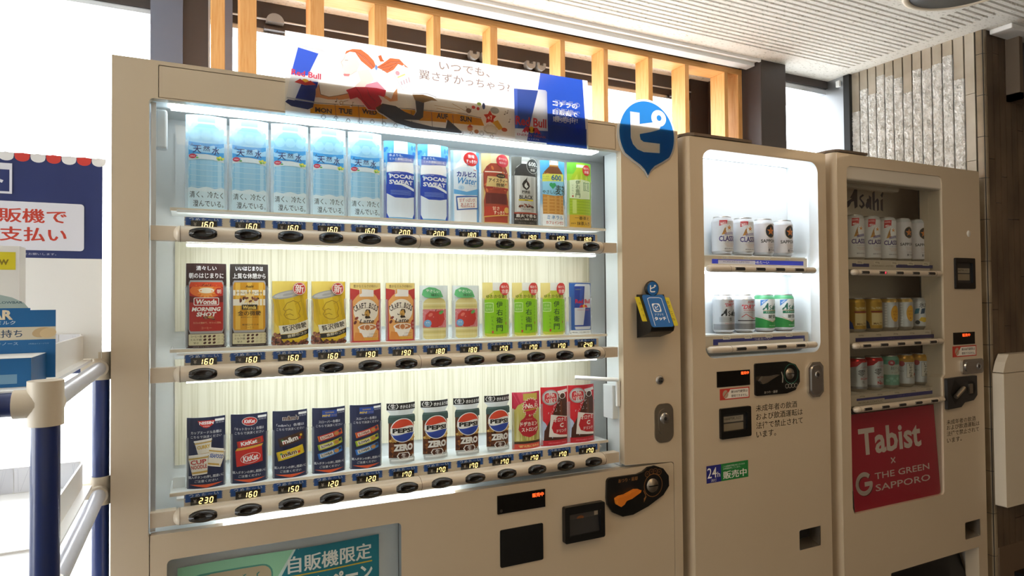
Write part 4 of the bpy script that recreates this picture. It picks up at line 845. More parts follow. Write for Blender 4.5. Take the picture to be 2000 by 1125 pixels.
def yellow_can():
    a = Art(); a.R(-40, 0, 40, 145, '#e6bf2e'); a.P([(-40, 100), (-40, 145), (40, 145), (10, 120)], '#f1d668'); a.P([(-40, 0), (-40, 60), (-20, 30), (-10, 0)], '#f0d45c')
    beans(a, -40, 40, 0, 14, 70, 1); beans(a, -40, -22, 8, 26, 20, 2)
    def q(x, y): c, s_ = math.cos(0.2), math.sin(0.2); return (x*c-y*s_+4, x*s_+y*c+66)
    cyl = [q(-33, -56), (q(33, -56)), q(33, 48), q(-33, 48)]
    a.P([q(-33+k*0, y) for k, y in ((0, -54), (0, 48))]+[q(33, 48), q(33, -54), q(20, -58), q(0, -60), q(-20, -58)], '#dcb81c')
    for x0, x1, c in ((-30, -22, '#c9a516'), (-10, 10, '#e7c93a'), (24, 31, '#caa718')): a.P([q(x0, -54), q(x1, -55), q(x1, 46), q(x0, 46)], c)
    ex, ey = q(0, 49); a.E(ex, ey, 34, 8.5, '#a9a8a4', 30, 0.2); a.E(ex, ey+0.5, 29, 6, '#c6c5c2', 30, 0.2); a.E(ex, ey, 11, 2.6, '#b0afac', 20, 0.2)
    face = [(-6, 30), (8, 33), (18, 26), (20, 12), (14, 2), (16, -6), (4, -10), (-6, -8), (-14, -2), (-17, 6), (-12, 12), (-16, 18)]
    a.L([q(*p) for p in face+face[:1]], 1.6, '#a8861a'); a.L([q(*p) for p in ((-12, 14), (-4, 16), (2, 12))], 1.8, '#b08f1c'); a.L([q(*p) for p in ((-14, 4), (-4, 5), (2, 0))], 1.8, '#b08f1c'); a.L([q(*p) for p in ((10, 24), (26, 30), (28, 10), (22, -4))], 1.4, '#c09e20')
    a.P([q(-33, -36), q(0, -40), q(33, -36), q(33, -16), q(0, -20), q(-33, -16)], '#ece7d4'); a.T('贅沢微糖', *q(0, -26), 54, 13, '#2c2820', 12, 0, 0.2)
    a.P([q(-33, -47), q(0, -51), q(33, -47), q(33, -37), q(0, -41), q(-33, -37)], '#26231f'); a.T('豊醇のコク', *q(2, -43.5), 44, 6.5, '#e8dfc2', 10, 0, 0.2); beans(a, -40, 40, 0, 8, 46, 9)
    a.E(19, 127, 15, 14.5, '#c93c34'); a.ring(19, 127, 13.6, 1.2, '#f4ece4', 36); a.T('新', 19, 127, 20, 20, '#fbf5ef', 10); return a
def latte():
    a = Art(); a.R(-38, 0, 38, 142, '#bf3a36'); a.P([(-38, 128), (-38, 142), (38, 142), (38, 128), (10, 121), (-12, 123)], '#e2c878'); a.T('豊かなミルクの味わい', 0, 133, 60, 7, '#6a4a2a', 4)
    a.P([(-30, 4), (-32, 98), (-22, 110), (-15, 116), (-15, 126), (17, 126), (17, 116), (24, 110), (33, 98), (31, 4)], '#e6a860'); a.P([(-16, 108), (-16, 126), (18, 124), (18, 108)], '#ebe6de'); a.R(-30, 4, 31, 10, '#d9a23a')
    a.E(0, 74, 30, 28, '#f0e7d6', 36)
    for i, ch in enumerate('CRAFT BOSS'):
        t = (i-4.5)/4.5; a.T(ch, t*27, 79+9*(1-t*t), 5.0, 11+3*abs(t), '#33231a', 12, 0, -t*0.45)
    a.L([(-26, 74), (-12, 80), (0, 82), (12, 80), (26, 74)], 0.8, '#5a4030')
    a.E(2, 68, 6.5, 8, '#c99a4a'); a.P([(-3, 74), (0, 78), (8, 77), (10, 70), (8, 66), (6, 72), (0, 73)], '#2a1d16'); a.L([(-4, 65), (-9, 64), (-10, 67)], 1.6, '#2a1d16'); a.P([(-4, 60), (0, 63), (7, 62), (10, 57), (-2, 56)], '#2a1d16'); a.R(-2, 64.5, 2, 66, '#2a1d16')
    a.T('Latte', 2, 50, 34, 10, '#33231a', 6, 0.35); a.E(-23, 57, 5, 3, '#8a3a2a', 12, 0.6); a.E(-26, 47, 5, 3.2, '#6a2a20', 12, 1.0)
    a.P([(-18, 34), (-14, 12), (14, 12), (26, 34)], '#efe9df'); a.E(4, 35, 24, 8.5, '#f4efe6'); a.E(4, 35, 20, 6.5, '#c67c48'); a.ring(2, 35, 7, 2, '#f0dcc0', 20); a.E(12, 36, 4, 2, '#f0dcc0'); a.P([(-30, 4), (-26, 24), (-12, 22), (-4, 6)], '#d9893a')
    a.E(31, 39, 7, 12, '#a82e2c'); a.T('コク', 31, 43, 8, 6, '#f2dccf', 8); a.T('ラテ', 31, 34, 7, 5, '#f2dccf', 8); a.T('こだわりの', 16, 19, 20, 4, '#6a4428'); a.T('まろやかラテ', 14, 13, 24, 4.5, '#6a4428'); return a
def apple():
    a = Art(); a.R(-38, 0, 38, 135, '#dfe8e6')
    a.P([(-30, 6), (-30, 92), (-24, 100), (-12, 105), (12, 105), (26, 100), (31, 92), (31, 6), (24, 2), (-24, 2)], '#dfd38e')
    for y, c in ((88, '#eae2ac'), (80, '#d2c57c'), (24, '#eae2ac'), (17, '#d2c57c'), (10, '#e6dda2')): a.R(-30, y, 31, y+4, c)
    a.R(-31, 30, 32, 76, '#d9838a'); rnd = random.Random(3)
    for k in range(60): a.E(rnd.uniform(-31, 32), rnd.uniform(30, 76), 1, 1, '#f0c3c4', 6)
    a.P([(-26, 48), (-24, 62), (-14, 72), (0, 70), (14, 73), (24, 64), (26, 50), (18, 36), (6, 31), (-8, 31), (-20, 38)], '#c83a34'); a.E(-12, 62, 6, 4, '#e27a6c', 14, 0.6); a.L([(0, 70), (2, 76)], 1.6, '#5a3a20'); a.E(16, 68, 7, 4, '#5fae5a', 14, 0.5)
    a.E(-19, 41, 9, 9, '#6fa8d8'); a.T('果実', -19, 43, 10, 4.5, '#dcecf8'); a.T('りんご', -19, 38, 11, 4, '#dcecf8')
    a.P([(-33, 112), (-30, 124), (-16, 131), (0, 129), (14, 122), (22, 106), (4, 104), (-14, 104), (-26, 106)], '#62b878'); a.T('やさしい', -6, 121, 34, 7, '#f2f6ee', 8, 0, -0.1); a.T('味わい', 2, 111, 24, 7, '#2f4f38', 8); return a
def green_tea():
    a = Art(); a.R(-41, 0, 41, 143, '#e6dfa8'); a.R(-41, 100, -12, 143, '#e9d98a'); a.R(30, 0, 41, 143, '#e8e6d2')
    a.P([(-37, 8), (-38, 92), (-30, 108), (-14, 118), (-14, 143), (16, 143), (16, 118), (30, 108), (36, 92), (36, 8), (28, 3), (-28, 3)], '#c6cc46'); a.R(-14, 122, 18, 143, '#e9ebe4'); a.P([(-38, 12), (-38, 98), (0, 102), (36, 98), (36, 12), (0, 8)], '#8fce1e')
    a.T('ゆたかな香り', 0, 107, 62, 9, '#3a4a1c', 6); a.TV('伊右衛門', 5, 14, 96, 16, '#234a36', 6, 19); a.P([(-36, 66), (-36, 90), (-24, 91), (-12, 90), (-12, 66), (-24, 65)], '#d9efb0'); a.P([(-34.5, 67.5), (-34.5, 88.5), (-24, 89.5), (-13.5, 88.5), (-13.5, 67.5), (-24, 66.5)], '#86c840'); a.T('京都', -24, 82, 15, 6, '#c6e69a'); a.T('福寿園', -24, 73, 17, 6, '#c6e69a')
    a.TV('いえもん', -15, 20, 58, 5.5, '#4a6a30'); a.TV('国産茶葉百', 25, 44, 84, 3, '#4a6a30'); a.R(-17, 11, -12, 18, '#c0503c'); a.E(25, 36, 1.6, 4, '#a0603c'); a.E(22, 127, 17, 17, '#d23c34'); a.T('味わう、', 23, 132, 26, 8, '#fbe3dc', 12); a.T('京都', 23, 120, 24, 11, '#fbe3dc', 12); a.T('緑茶（清涼飲料水）', 24, 10, 18, 2, '#5a7a2c'); return a
def energy_can():
    a = Art(); a.R(-37, 12, 37, 143, '#2f5fa8'); a.R(-37, 0, 37, 12, '#e8ecec'); a.T('※開栓後は、すぐにお飲みください。', 0, 6, 60, 4, '#3a3a3a', 4)
    a.P([(-20, 14), (-22, 22), (-22, 134), (-19, 140), (31, 140), (34, 134), (34, 22), (31, 14)], '#c9ced8'); a.P([(-22, 74), (-22, 134), (10, 134), (6, 74)], '#263f94'); a.P([(4, 24), (12, 74), (34, 74), (34, 24)], '#263f94'); a.R(-22, 22, 34, 26, '#263f94'); a.P([(-8, 74), (-5, 134), (6, 134), (2, 74)], '#3a57ac')
    a.T('ENERGY', -10, 125, 18, 2.4, '#a9b96a'); a.T('Red Bull', 6, 92, 52, 12, '#c4243a', 14); bull(a, 6, 78, 14); a.T('ENERGY DRINK', 6, 68, 40, 3, '#c46a78'); return a
def bull(a, cx, cy, s):
    a.E(cx, cy+s*0.05, s*0.32, s*0.32, '#e8b428', 20)
    for k in (-1, 1):
        a.P([(cx+k*s*0.08, cy-s*0.12), (cx+k*s*0.25, cy+s*0.28), (cx+k*s*0.6, cy+s*0.34), (cx+k*s*0.85, cy+s*0.05), (cx+k*s*1.08, cy-s*0.36), (cx+k*s*0.86, cy-s*0.2), (cx+k*s*0.72, cy-s*0.36), (cx+k*s*0.62, cy-s*0.1), (cx+k*s*0.4, cy-s*0.3), (cx+k*s*0.3, cy-s*0.1)][::k], '#c4243a')
def navy(head, l1, art):
    a = Art(); a.R(-40, 0, 40, 150, '#1c2548'); a.R(17, 140, 38, 145, '#f0f0ee'); a.T('自販機', 28, 137, 18, 3.4, '#b8bcc8'); head(a)
    a.T(l1[0], 0, 118, 62 if len(l1[0]) > 9 else 50, 6.5, '#dfe2ea', 6); a.T('こちらで決済ください', 0, 109, 62, 6, '#dfe2ea', 6); art(a)
    a.T('購入ボタンの押し間違いに', 0, 24, 72, 6, '#dfe2ea', 6); a.T('ご注意ください', 0, 15.5, 46, 5.5, '#dfe2ea', 6); a.P([(-34, 9), (0, 8), (34, 9), (0, 1)], '#d9562a'); return a
def cup(a, cx, cy, s, rot, word, col, l2=None):
    c, d = math.cos(rot), math.sin(rot)
    def q(x, y): return (cx+(x*c-y*d)*s, cy+(x*d+y*c)*s)
    a.P([q(-14, -20), q(14, -20), q(20, 20), q(-20, 20)], '#ebe6d8'); a.P([q(-21, 17), q(21, 17), q(21, 21), q(-21, 21)], '#f6f4ee'); a.P([q(-14.6, -17), q(14.6, -17), q(15.2, -13), q(-15.2, -13)], '#c9a552'); a.P([q(-19.4, 12), q(19.4, 12), q(19.8, 15), q(-19.8, 15)], '#c9a552')
    a.T(word, *q(0, 3 if not l2 else 6), 30*s, 9*s, col, 14, 0, rot)
    if l2: a.T(l2, *q(0, -4), 30*s, 8*s, col, 12, 0, rot)
def nissin():
    def h(a): a.P([(-17, 143), (17, 143), (13, 134), (6, 129), (0, 127), (-6, 129), (-13, 134)], '#d8322a'); a.T('NISSIN', 0, 138, 28, 6.5, '#ffffff', 18); a.T('日清食品', 0, 131, 12, 2.4, '#ffffff')
    def art(a): cup(a, -5, 85, 0.85, 0.12, 'CURRY', '#d8b020'); cup(a, 20, 62, 0.95, -0.25, 'SEAFOOD', '#2456a8'); cup(a, -15, 50, 1.05, 0.1, 'CUP', '#c03a34', 'NOODLE')
    return navy(h, ('カップヌードル各種は',), art)
def bar(a, cx, cy, w, h, rot, bgc, end, words, wc, extra=None):
    c, d = math.cos(rot), math.sin(rot)
    def q(x, y): return (cx+x*c-y*d, cy+x*d+y*c)
    a.P([q(-w/2, -h/2), q(w/2, -h/2), q(w/2, h/2), q(-w/2, h/2)], bgc); a.P([q(-w/2, -h/2), q(-w/2+3, -h/2), q(-w/2+3, h/2), q(-w/2, h/2)], end); a.P([q(w/2-3, -h/2), q(w/2, -h/2), q(w/2, h/2), q(w/2-3, h/2)], end)
    if extra: extra(a, q)
    a.T(words, *q(-w*0.06, 0), w*0.6, h*0.62, wc, 16, 0, rot)
def kitkat():
    def h(a): a.E(0, 134, 16, 9.5, '#f2efe9'); a.E(0, 134, 15, 8.5, '#d0302c'); a.T('KitKat', 0, 134, 22, 8, '#ffffff', 16, 0.1)
    def art(a):
        bar(a, 2, 88, 56, 14, 0.16, '#d0302c', '#b02420', 'KitKat', '#ffffff', lambda a_, q: a_.P([q(8, -5), q(22, -5), q(22, 5), q(8, 5)], '#8a4a24'))
        a.P([(-27, 36), (-30, 70), (26, 78), (28, 44)], '#d0302c'); a.P([(-30, 70), (-26, 76), (29, 83), (26, 78)], '#e0a83c'); a.E(2, 54, 21, 11, '#f2efe9', 28, 0.16); a.E(2, 54, 20, 10, '#d0302c', 28, 0.16); a.T('KitKat', 2, 54, 31, 13, '#ffffff', 16, 0.1, 0.16)
    return navy(h, ('「キットカット」各種は',), art)
def mms():
    def h(a): a.T('m&m\'s', 0, 134, 36, 11, '#f2efe9', 30); a.T('m&m\'s', 0, 134, 34, 9.6, '#5a3420', 14)
    def art(a):
        def ex(a_, q):
            for x, y, c in ((-16, -3, '#c8362c'), (18, -3, '#c8362c'), (22, 2, '#e0b428'), (-20, 3, '#3a8a48')): a_.E(*q(x, y), 3, 3, c, 12)
        bar(a, 2, 86, 58, 19, 0.26, '#4a2c1c', '#2f1a12', 'm&m', '#f6f2ec', ex); bar(a, 0, 55, 60, 20, 0.24, '#e2c42a', '#c8a81c', 'm&m', '#f6f2ec', ex); a.T('m&m', -3.5, 54.5, 33, 9.5, '#4a2c1c', 10, 0, 0.24)
    return navy(h, ('「m&m\'s」各種は',), art)
def slow():
    def h(a): a.R(-17, 128, 17, 144, '#274a9c'); a.T('SLOWBAR', 0, 139, 20, 3, '#c9a84a', 8); a.T('MINI', -8, 132, 17, 5, '#d8b84a', 14, 0.2); a.T('サイズ', 10, 132, 13, 4, '#c9a84a')
    def art(a):
        for cy, c, e, w in ((86, '#c8382e', '#e0722c', '#f2e9e0'), (66, '#c6c838', '#8fae34', '#2f5a3c'), (46, '#4a8ad0', '#2f66b4', '#d84a3c')):
            bar(a, 2, cy, 58, 13, 0.26, c, e, '', w, lambda a_, q: (a_.P([q(-24, -4), q(6, -4), q(6, 4), q(-24, 4)], '#efe6d6'), a_.E(*q(14, 0), 6, 4.5, '#c08a48'), a_.P([q(20, -1), q(27, -1), q(27, 5), q(20, 5)], '#3a3a4a')))
            a.T('SLOWBAR', 2-9*math.cos(0.26), cy-9*math.sin(0.26), 27, 6, '#2c3a34' if c != '#c8382e' else '#8a1c18', 16, 0, 0.26)
    return navy(h, ('スローバー各種は',), art)
def cola_outline():
    return [(-28, 2), (-32, 10), (-33, 16), (-33, 112), (-29, 122), (-38, 130), (-38, 147), (38, 147), (38, 130), (29, 122), (33, 112), (33, 16), (32, 10), (28, 2)]
def cola():
    a = Art(); a.P(cola_outline(), '#dfe5e6'); a.R(-38, 130.5, 38, 147, '#1c1c1c'); a.T('〈生〉', -22, 139, 26, 13, '#f6f6f2', 12, 0.1); a.T('きかえるうま', 16, 138, 42, 8.5, '#f6f6f2', 10, 0.1)
    a.R(-33, 16, 33, 112, '#6a3a22'); rnd = random.Random(11)
    for k in range(150): a.E(rnd.uniform(-28, 28), rnd.uniform(20, 84), rnd.uniform(2, 5), rnd.uniform(1.5, 4), rnd.choice(('#7c4426', '#4a2416', '#a0622e', '#93552a', '#5c2e1a')), 8, rnd.uniform(0, 3))
    for k in range(70): a.E(rnd.choice((-1, 1))*rnd.uniform(14, 28), rnd.uniform(56, 98), rnd.uniform(2, 5), rnd.uniform(1.5, 4), rnd.choice(('#c99a4c', '#dcb866', '#b07c3a')), 8, rnd.uniform(0, 3))
    a.P([(-30.5, 119), (-33, 112), (-33, 100), (33, 100), (33, 112), (30.5, 119)], '#3c5654'); a.R(-30, 115, 30, 117, '#5f7a78')
    a.R(-30, 4, 30, 16, '#b9c0c2'); a.R(-31, 9, 31, 13, '#dde2e3')
    a.E(1, 82, 29, 29, '#f2f2f0', 44); a.E(1, 82, 27.4, 27.4, '#f2f2f0', 44)
    def band(f0, f1, col):
        P = []; n = 24
        for i in range(n+1): x = -26.4+52.8*i/n; P += [(1+x, f0(x)), (1+x, f1(x))]
        a.tri(P, [t for i in range(n) for t in ((2*i, 2*i+1, 2*i+3), (2*i, 2*i+3, 2*i+2))], col)
    arc = lambda x: math.sqrt(max(0, 27*27-x*x)); wave = lambda x: 2.2*math.sin(x/27*2.6)
    band(lambda x: 82+max(arc(x), 8+wave(x)), lambda x: 82+min(arc(x), 8+wave(x)), '#d9482c'); band(lambda x: 82-max(arc(x), 9-wave(x)), lambda x: 82-min(arc(x), 9-wave(x)), '#2f49a4')
    a.T('PEPSI', 1, 81.5, 48, 11, '#141414', 22)
    a.T('ZERO', 2, 41, 46, 17, '#e9e6e2', 30); a.P([(-14, 21), (-9, 29), (13, 29), (18, 21), (13, 13), (-9, 13)], '#e9e6e2'); a.P([(-11.5, 21), (-7.5, 27.3), (11.5, 27.3), (15.5, 21), (11.5, 14.7), (-7.5, 14.7)], '#4a2416'); a.T('生', 2, 21, 11, 11, '#e9e6e2', 12); a.E(25, 19, 3.5, 3.5, '#b9b2aa', 12); return a
def vitamin():
    a = Art(); a.R(-44, 0, 44, 150, '#c82c4a'); a.R(-44, 20, 44, 105, '#ccc47c')
    rnd = random.Random(8)
    for k in range(24): a.P([(0, 70), (rnd.uniform(-44, 44), 150), (rnd.uniform(-44, 44), 150)], rnd.choice(('#d94a60', '#d8607a', '#c02c44')))
    a.P([(-36, 20), (-38, 100), (-28, 116), (-12, 124), (14, 124), (30, 116), (38, 100), (36, 20)], '#c5bb62')
    for k in range(26): x = rnd.uniform(-34, 34); a.P([(x, 22), (x+3, 22), (x+rnd.uniform(-4, 8), rnd.uniform(70, 112))], rnd.choice(('#d9d28a', '#a8a44a', '#e3dda2', '#8f9440')))
    a.R(-14, 128, 30, 146, '#cbb452'); a.star(8, 110, 26, '#f2e9d8', 0.8, 18); a.star(8, 110, 24, '#c8283c', 0.8, 18); a.T('No.1', 8, 113, 32, 13, '#f6efe2', 16, 0.1); a.P([(-10, 99), (26, 103), (26, 107), (-10, 103)], '#c9a13c')
    a.P([(-27, 52), (-22, 74), (-10, 84), (-4, 96), (4, 84), (14, 90), (16, 82), (30, 72), (34, 50), (24, 36), (4, 30), (-16, 36)], '#b82430'); a.T('ドデカミン', 4, 66, 52, 12, '#f8f2e6', 16); a.T('ストロング', 6, 51, 50, 11.5, '#f8f2e6', 16); a.T('ENERGY', 3, 78, 20, 3, '#e8b088')
    a.R(-44, 14, 44, 20, '#3a2c1c'); a.R(-44, 0, 44, 14, '#cc4a38'); a.T('"超"元気になれる', 4, 7.5, 62, 6.5, '#f3d884', 12); return a
def tonic():
    a = Art(); a.R(-44, 0, 44, 158, '#cf2430'); a.P([(-44, 14), (-44, 74), (-30, 60), (-10, 20)], '#b9c9e6'); a.P([(30, 40), (44, 74), (44, 14), (30, 20)], '#9fb4dc')
    a.P([(-36, 14), (-34, 40), (-12, 80), (6, 118), (10, 138), (28, 138), (40, 120), (40, 14)], '#4a2418'); a.P([(10, 60), (14, 118), (20, 118), (22, 60)], '#6a3a24'); a.E(22, 133, 12, 9, '#f0ebe2', 24); a.E(22, 132, 9, 7, '#4a2a1c', 24); a.P([(4, 146), (40, 150), (42, 142), (8, 138)], '#e6e4e0')
    rnd = random.Random(2)
    for k in range(26): a.E(rnd.uniform(-24, 14), rnd.uniform(86, 124), 0.9, 1.6, '#d8cfd2', 7)
    a.E(-16, 130, 24, 21, '#9c9a98', 34); a.E(-16, 130, 21, 18, '#c6c4c0', 34); a.RR(-33, 116, 2, 142, 8, '#c2242e'); a.T('元気', -16, 135, 24, 9, '#f4e6dc', 10, 0, 0.1); a.T('ハツラツ!', -16, 124, 30, 8.5, '#f4e6dc', 12, 0, 0.1)
    a.P([(-22, 24), (-16, 84), (44, 74), (44, 18)], '#eae4de'); a.P([(-14, 48), (-8, 68), (6, 78), (44, 72), (44, 24), (10, 28), (-8, 34)], '#c2242e'); a.T('オロナミン', 20, 68, 56, 11, '#f4efe8', 12); a.T('C', 18, 53, 13, 12, '#f4efe8', 22); a.T('ドリンク', 18, 38, 34, 9, '#f4efe8', 10)
    a.R(-44, 0, 44, 14, '#b81c2a'); a.T('ORONAMINC DRINK', 6, 7, 58, 4, '#e0707a', 8); return a

def hold(w, h, R):
    b = MB(); a = Art('clear_plastic'); a.R(-w/2-0.001, 0.002, -w/2+0.006, h*0.72, '#ffffff'); a.R(w/2-0.006, 0.002, w/2+0.001, h*0.72, '#ffffff'); a.n = 20; a.t = [(q, c, 16, m_) for q, c, l, m_ in a.t]
    a.emit(b, curved(R, 0.0001), 0.004); return b
def card(art, w, h, R, name, loc, label, group, outline=None, plastic=True):
    a = mm(art); w /= 1000; h /= 1000; mb = MB()
    if outline is None: a.clip = (-w/2, 0, w/2, h)
    a.emit(mb, curved(R), 0.008)
    pts = [(x/1000, y/1000) for x, y in outline] if outline else rect(-w/2, 0, w/2, h)
    b = Art(); b.P(pts, '#f0f0ee'); b.t = [(q, c, -9, m_) for q, c, l, m_ in b.t]; b.emit(mb, curved(R, 0.00012), 0.008)
    E_ = []
    for (x0, y0), (x1, y1) in zip(pts, pts[1:]+pts[:1]):
        k = max(1, int(abs(x1-x0)/0.008)); E_ += [(x0+(x1-x0)*i/k, y0+(y1-y0)*i/k) for i in range(k)]
    f = curved(R, 0.00012); n = len(E_); mb.add([f(x, y, 0) for x, y in E_]+[f(x, y, -9) for x, y in E_], [(i, (i+1) % n, n+(i+1) % n, n+i) for i in range(n)], 'print', (0.9, 0.9, 0.9))
    o = mb.build(name); tag(o, label, 'drink card' if 'snack' not in name else 'snack card', group); o.location = loc
    if plastic: hold(w, h, R).build('clear_holder', o)
    return o
def row(items, z, y, group):
    protos = {}
    for i, (key, fn, w, h, R, name, label, outline, grp) in enumerate(items):
        loc = (0.168+0.0859*i, y, z)
        if key in protos: c = dup(protos[key], None, loc); tag(c, label, protos[key]['category'], grp)
        else: protos[key] = card(fn(), w, h, R, name, loc, label, grp, outline, outline is None)
O5 = ('leftmost of the five blue mineral water cards', 'second from the left of the five blue mineral water cards', 'middle one of the five blue mineral water cards', 'fourth from the left of the five blue mineral water cards', 'blue mineral water card touching the ion drink cards')
row([('w', water, 84, 203, 0.08, 'water_card', O5[i]+' on the top shelf', None, 'mineral water cards on the top shelf') for i in range(5)]
    + [('s', sweat, 84, 190, 0.08, 'drink_card', 'blue and white ion drink card beside the water cards', None, 'ion drink cards on the top shelf'), ('s', sweat, 84, 190, 0.08, 'drink_card', 'blue and white ion drink card beside the lactic drink card', None, 'ion drink cards on the top shelf'),
       ('l', lactic, 82, 183, 0.08, 'drink_card', 'pale blue lactic drink card with red round badge and handwritten note', None, 'drink cards at the right of the top shelf'), ('t', iced_tea, 84, 183, 0.08, 'drink_card', 'reddish brown iced tea bottle card with a red ribbon', None, 'drink cards at the right of the top shelf'),
       ('b', black_coffee, 82, 182, 0.08, 'drink_card', 'silver and black coffee bottle card with a flame mark', None, 'drink cards at the right of the top shelf'), ('y', barley, 80, 180, 0.08, 'drink_card', 'amber barley tea bottle card with a green heart', None, 'drink cards at the right of the top shelf'),
       ('g', green_tea_tall, 82, 182, 0.08, 'drink_card', 'tall green tea bottle card at the right end of the top shelf', None, 'drink cards at the right of the top shelf')], 1.5452, 0.068, '')
g2 = 'drink cards on the middle shelf'
row([('a', lambda: can_coffee(0), 84, 181, 0.075, 'coffee_card', 'dark card with a red coffee can, leftmost on the middle shelf', None, g2), ('b', lambda: can_coffee(1), 84, 181, 0.075, 'coffee_card', 'dark card with a gold coffee can on the middle shelf', None, g2),
     ('y', yellow_can, 82, 144, 0.075, 'coffee_card', 'yellow coffee can card beside the gold can card', None, g2), ('y', yellow_can, 82, 144, 0.075, 'coffee_card', 'yellow coffee can card beside the red latte card', None, g2),
     ('c', latte, 78, 141, 0.07, 'coffee_card', 'red latte bottle card next to a yellow can card', None, g2), ('c', latte, 78, 141, 0.07, 'coffee_card', 'red latte bottle card next to an apple drink card', None, g2),
     ('p', apple, 78, 135, 0.07, 'drink_card', 'pale yellow apple drink card next to the latte cards', None, g2), ('p', apple, 78, 135, 0.07, 'drink_card', 'pale yellow apple drink card next to the green tea cards', None, g2),
     ('g', green_tea, 82, 143, 0.075, 'tea_card', 'bright green tea card next to the apple drink', None, g2), ('g', green_tea, 82, 143, 0.075, 'tea_card', 'bright green tea card in the middle of its three', None, g2), ('g', green_tea, 82, 143, 0.075, 'tea_card', 'bright green tea card next to the blue energy drink card', None, g2),
     ('e', energy_can, 76, 145, 0.07, 'drink_card', 'blue and silver energy drink can card ending the middle shelf', None, g2)], 1.2488, 0.070, '')
g3 = 'product cards on the bottom shelf'
co = cola_outline()
row([('n', nissin, 82, 150, 0.06, 'snack_card', 'navy card with three cup noodles, leftmost on the bottom shelf', None, g3), ('k', kitkat, 82, 150, 0.06, 'snack_card', 'navy card with red wafer packs on the bottom shelf', None, g3), ('m', mms, 82, 150, 0.06, 'snack_card', 'navy card with brown and yellow candy packs', None, g3),
     ('s', slow, 82, 150, 0.06, 'snack_card', 'navy card with three snack bars, beside the candy card', None, g3), ('s', slow, 82, 150, 0.06, 'snack_card', 'navy card with three snack bars, beside the cola cans', None, g3)]
    + [('p', cola, 80, 147, 0.06, 'cola_card', t, co, 'cola cards on the bottom shelf') for t in ('die-cut cola can card next to the navy snack bar card', 'second cola can card from the snack bar cards', 'third cola can card from the snack bar cards', 'die-cut cola can card next to the pink vitamin drink card')]
    + [('d', vitamin, 88, 150, 0.075, 'drink_card', 'pink and green vitamin drink card on the bottom shelf', None, g3), ('o', tonic, 88, 158, 0.09, 'tonic_card', 'red card with brown tonic bottle beside the vitamin drink', None, g3), ('o', tonic, 88, 158, 0.09, 'tonic_card', 'red card with brown tonic bottle ending the bottom shelf', None, g3)], 0.9513, 0.070, '')

# ------------------------------------------------------------ cans in the beer machines
def can(art, h, name, loc, label, group, body='#c9ccce', metal='print_metal', lid='#c4c6c8', top=None):
    R = 0.0331; mb = MB(); c = lin(body); RA = R+0.00008
    prof = [(0.0, 0.002), (0.024, 0.0), (0.027, 0.004), (0.0305, 0.008), (R, 0.014), (R, h-0.016), (0.0305, h-0.008), (0.0272, h-0.0035), (0.0278, h), (0.0262, h), (0.0255, h-0.004), (0.0, h-0.004)]
    mb.lathe(prof[4:6], metal, n=48, col=c); mb.lathe(prof[:5], 'steel', n=48); mb.lathe(prof[5:8], metal, n=48, col=lin(top) if top else lin(lid)); mb.lathe(prof[7:], 'steel', n=48)
    a = mm(art); a.clip = (-0.1, 0.012, 0.1, h-0.013); a.emit(mb, curved(RA, 0.00002, y=-RA), 0.005)
    o = mb.build(name); tag(o, label, 'beer can', group); o.location = loc; return o
def classic(h=122):
    k = h/122; a = Art('print_metal'); a.R(-52, 14, 52, h-15, '#dcdde0', 'print'); a.P([(-22, 92*k), (-21, h-10), (4, h-8), (2, 98*k)], '#c42a36', 'print'); a.T('ALCOHOL', -10, h-19, 20, 5, '#f0d8d8', 8, m='print'); a.T('40', -13, 98*k, 13, 8, '#f4e6e6', 16, m='print'); a.T('th', -3, 98*k, 6, 5, '#f4e6e6', 10, m='print')
    a.E(10, 78*k, 15, 19, '#eef0f2', m='print'); a.star(10, 86*k, 8.5, '#d98a34', m='print'); a.P([(-14, 66*k), (-6, 84*k), (0, 92*k), (-2, 80*k), (0, 70*k)], '#a9783c', 'print'); a.P([(-16, 64*k), (0, 66*k), (2, 70*k), (-10, 71*k)], '#c08a3c', 'print')
    for j in range(3): a.P([(-6, 63*k+j*3), (20, 67*k+j*3), (26, 66*k+j*3), (26, 64.6*k+j*3), (20, 65.6*k+j*3), (-6, 61.6*k+j*3)], '#4a3f92', 'print')
    a.T('CLASSIC', 8, 52*k, 62, 17, '#3a2a78', 12, m='print'); a.T('サッポロ クラシック', 12, 41*k, 36, 4, '#4a4470', 4, m='print')
    for j in range(3): a.T('HOKKAIDO LIMITED BEER', 12, 36*k-j*4.2, 38-j*6, 2.2, '#b8744a', m='print')
    a.T('麦芽100％ 生ビール', 14, 20*k, 42, 4.5, '#3a3a50', 6, m='print'); return a
def blackstar(h=122):
    k = h/122; a = Art('print'); a.R(-52, 14, 52, h-15, '#d9d5d8'); a.E(12, 82*k, 18, 22, '#262c33', 36); a.ring(12, 82*k, 20, 0.8, '#c4a468', 36); a.star(12, 82*k, 15, '#d9803a', 0.42); a.T('SAPPORO', 10, 50*k, 62, 11, '#1f2228', 10)
    for j in range(4): a.T('THE PERFECT BALANCE OF TASTE', 14, 41*k-j*3, 36-j*3, 1.7, '#b89a78')
    a.T('サッポロ生ビール', 16, 28*k, 30, 4, '#2c2c34', 4); a.T('黒ラベル', 18, 20*k, 34, 9, '#1f2228', 10); return a
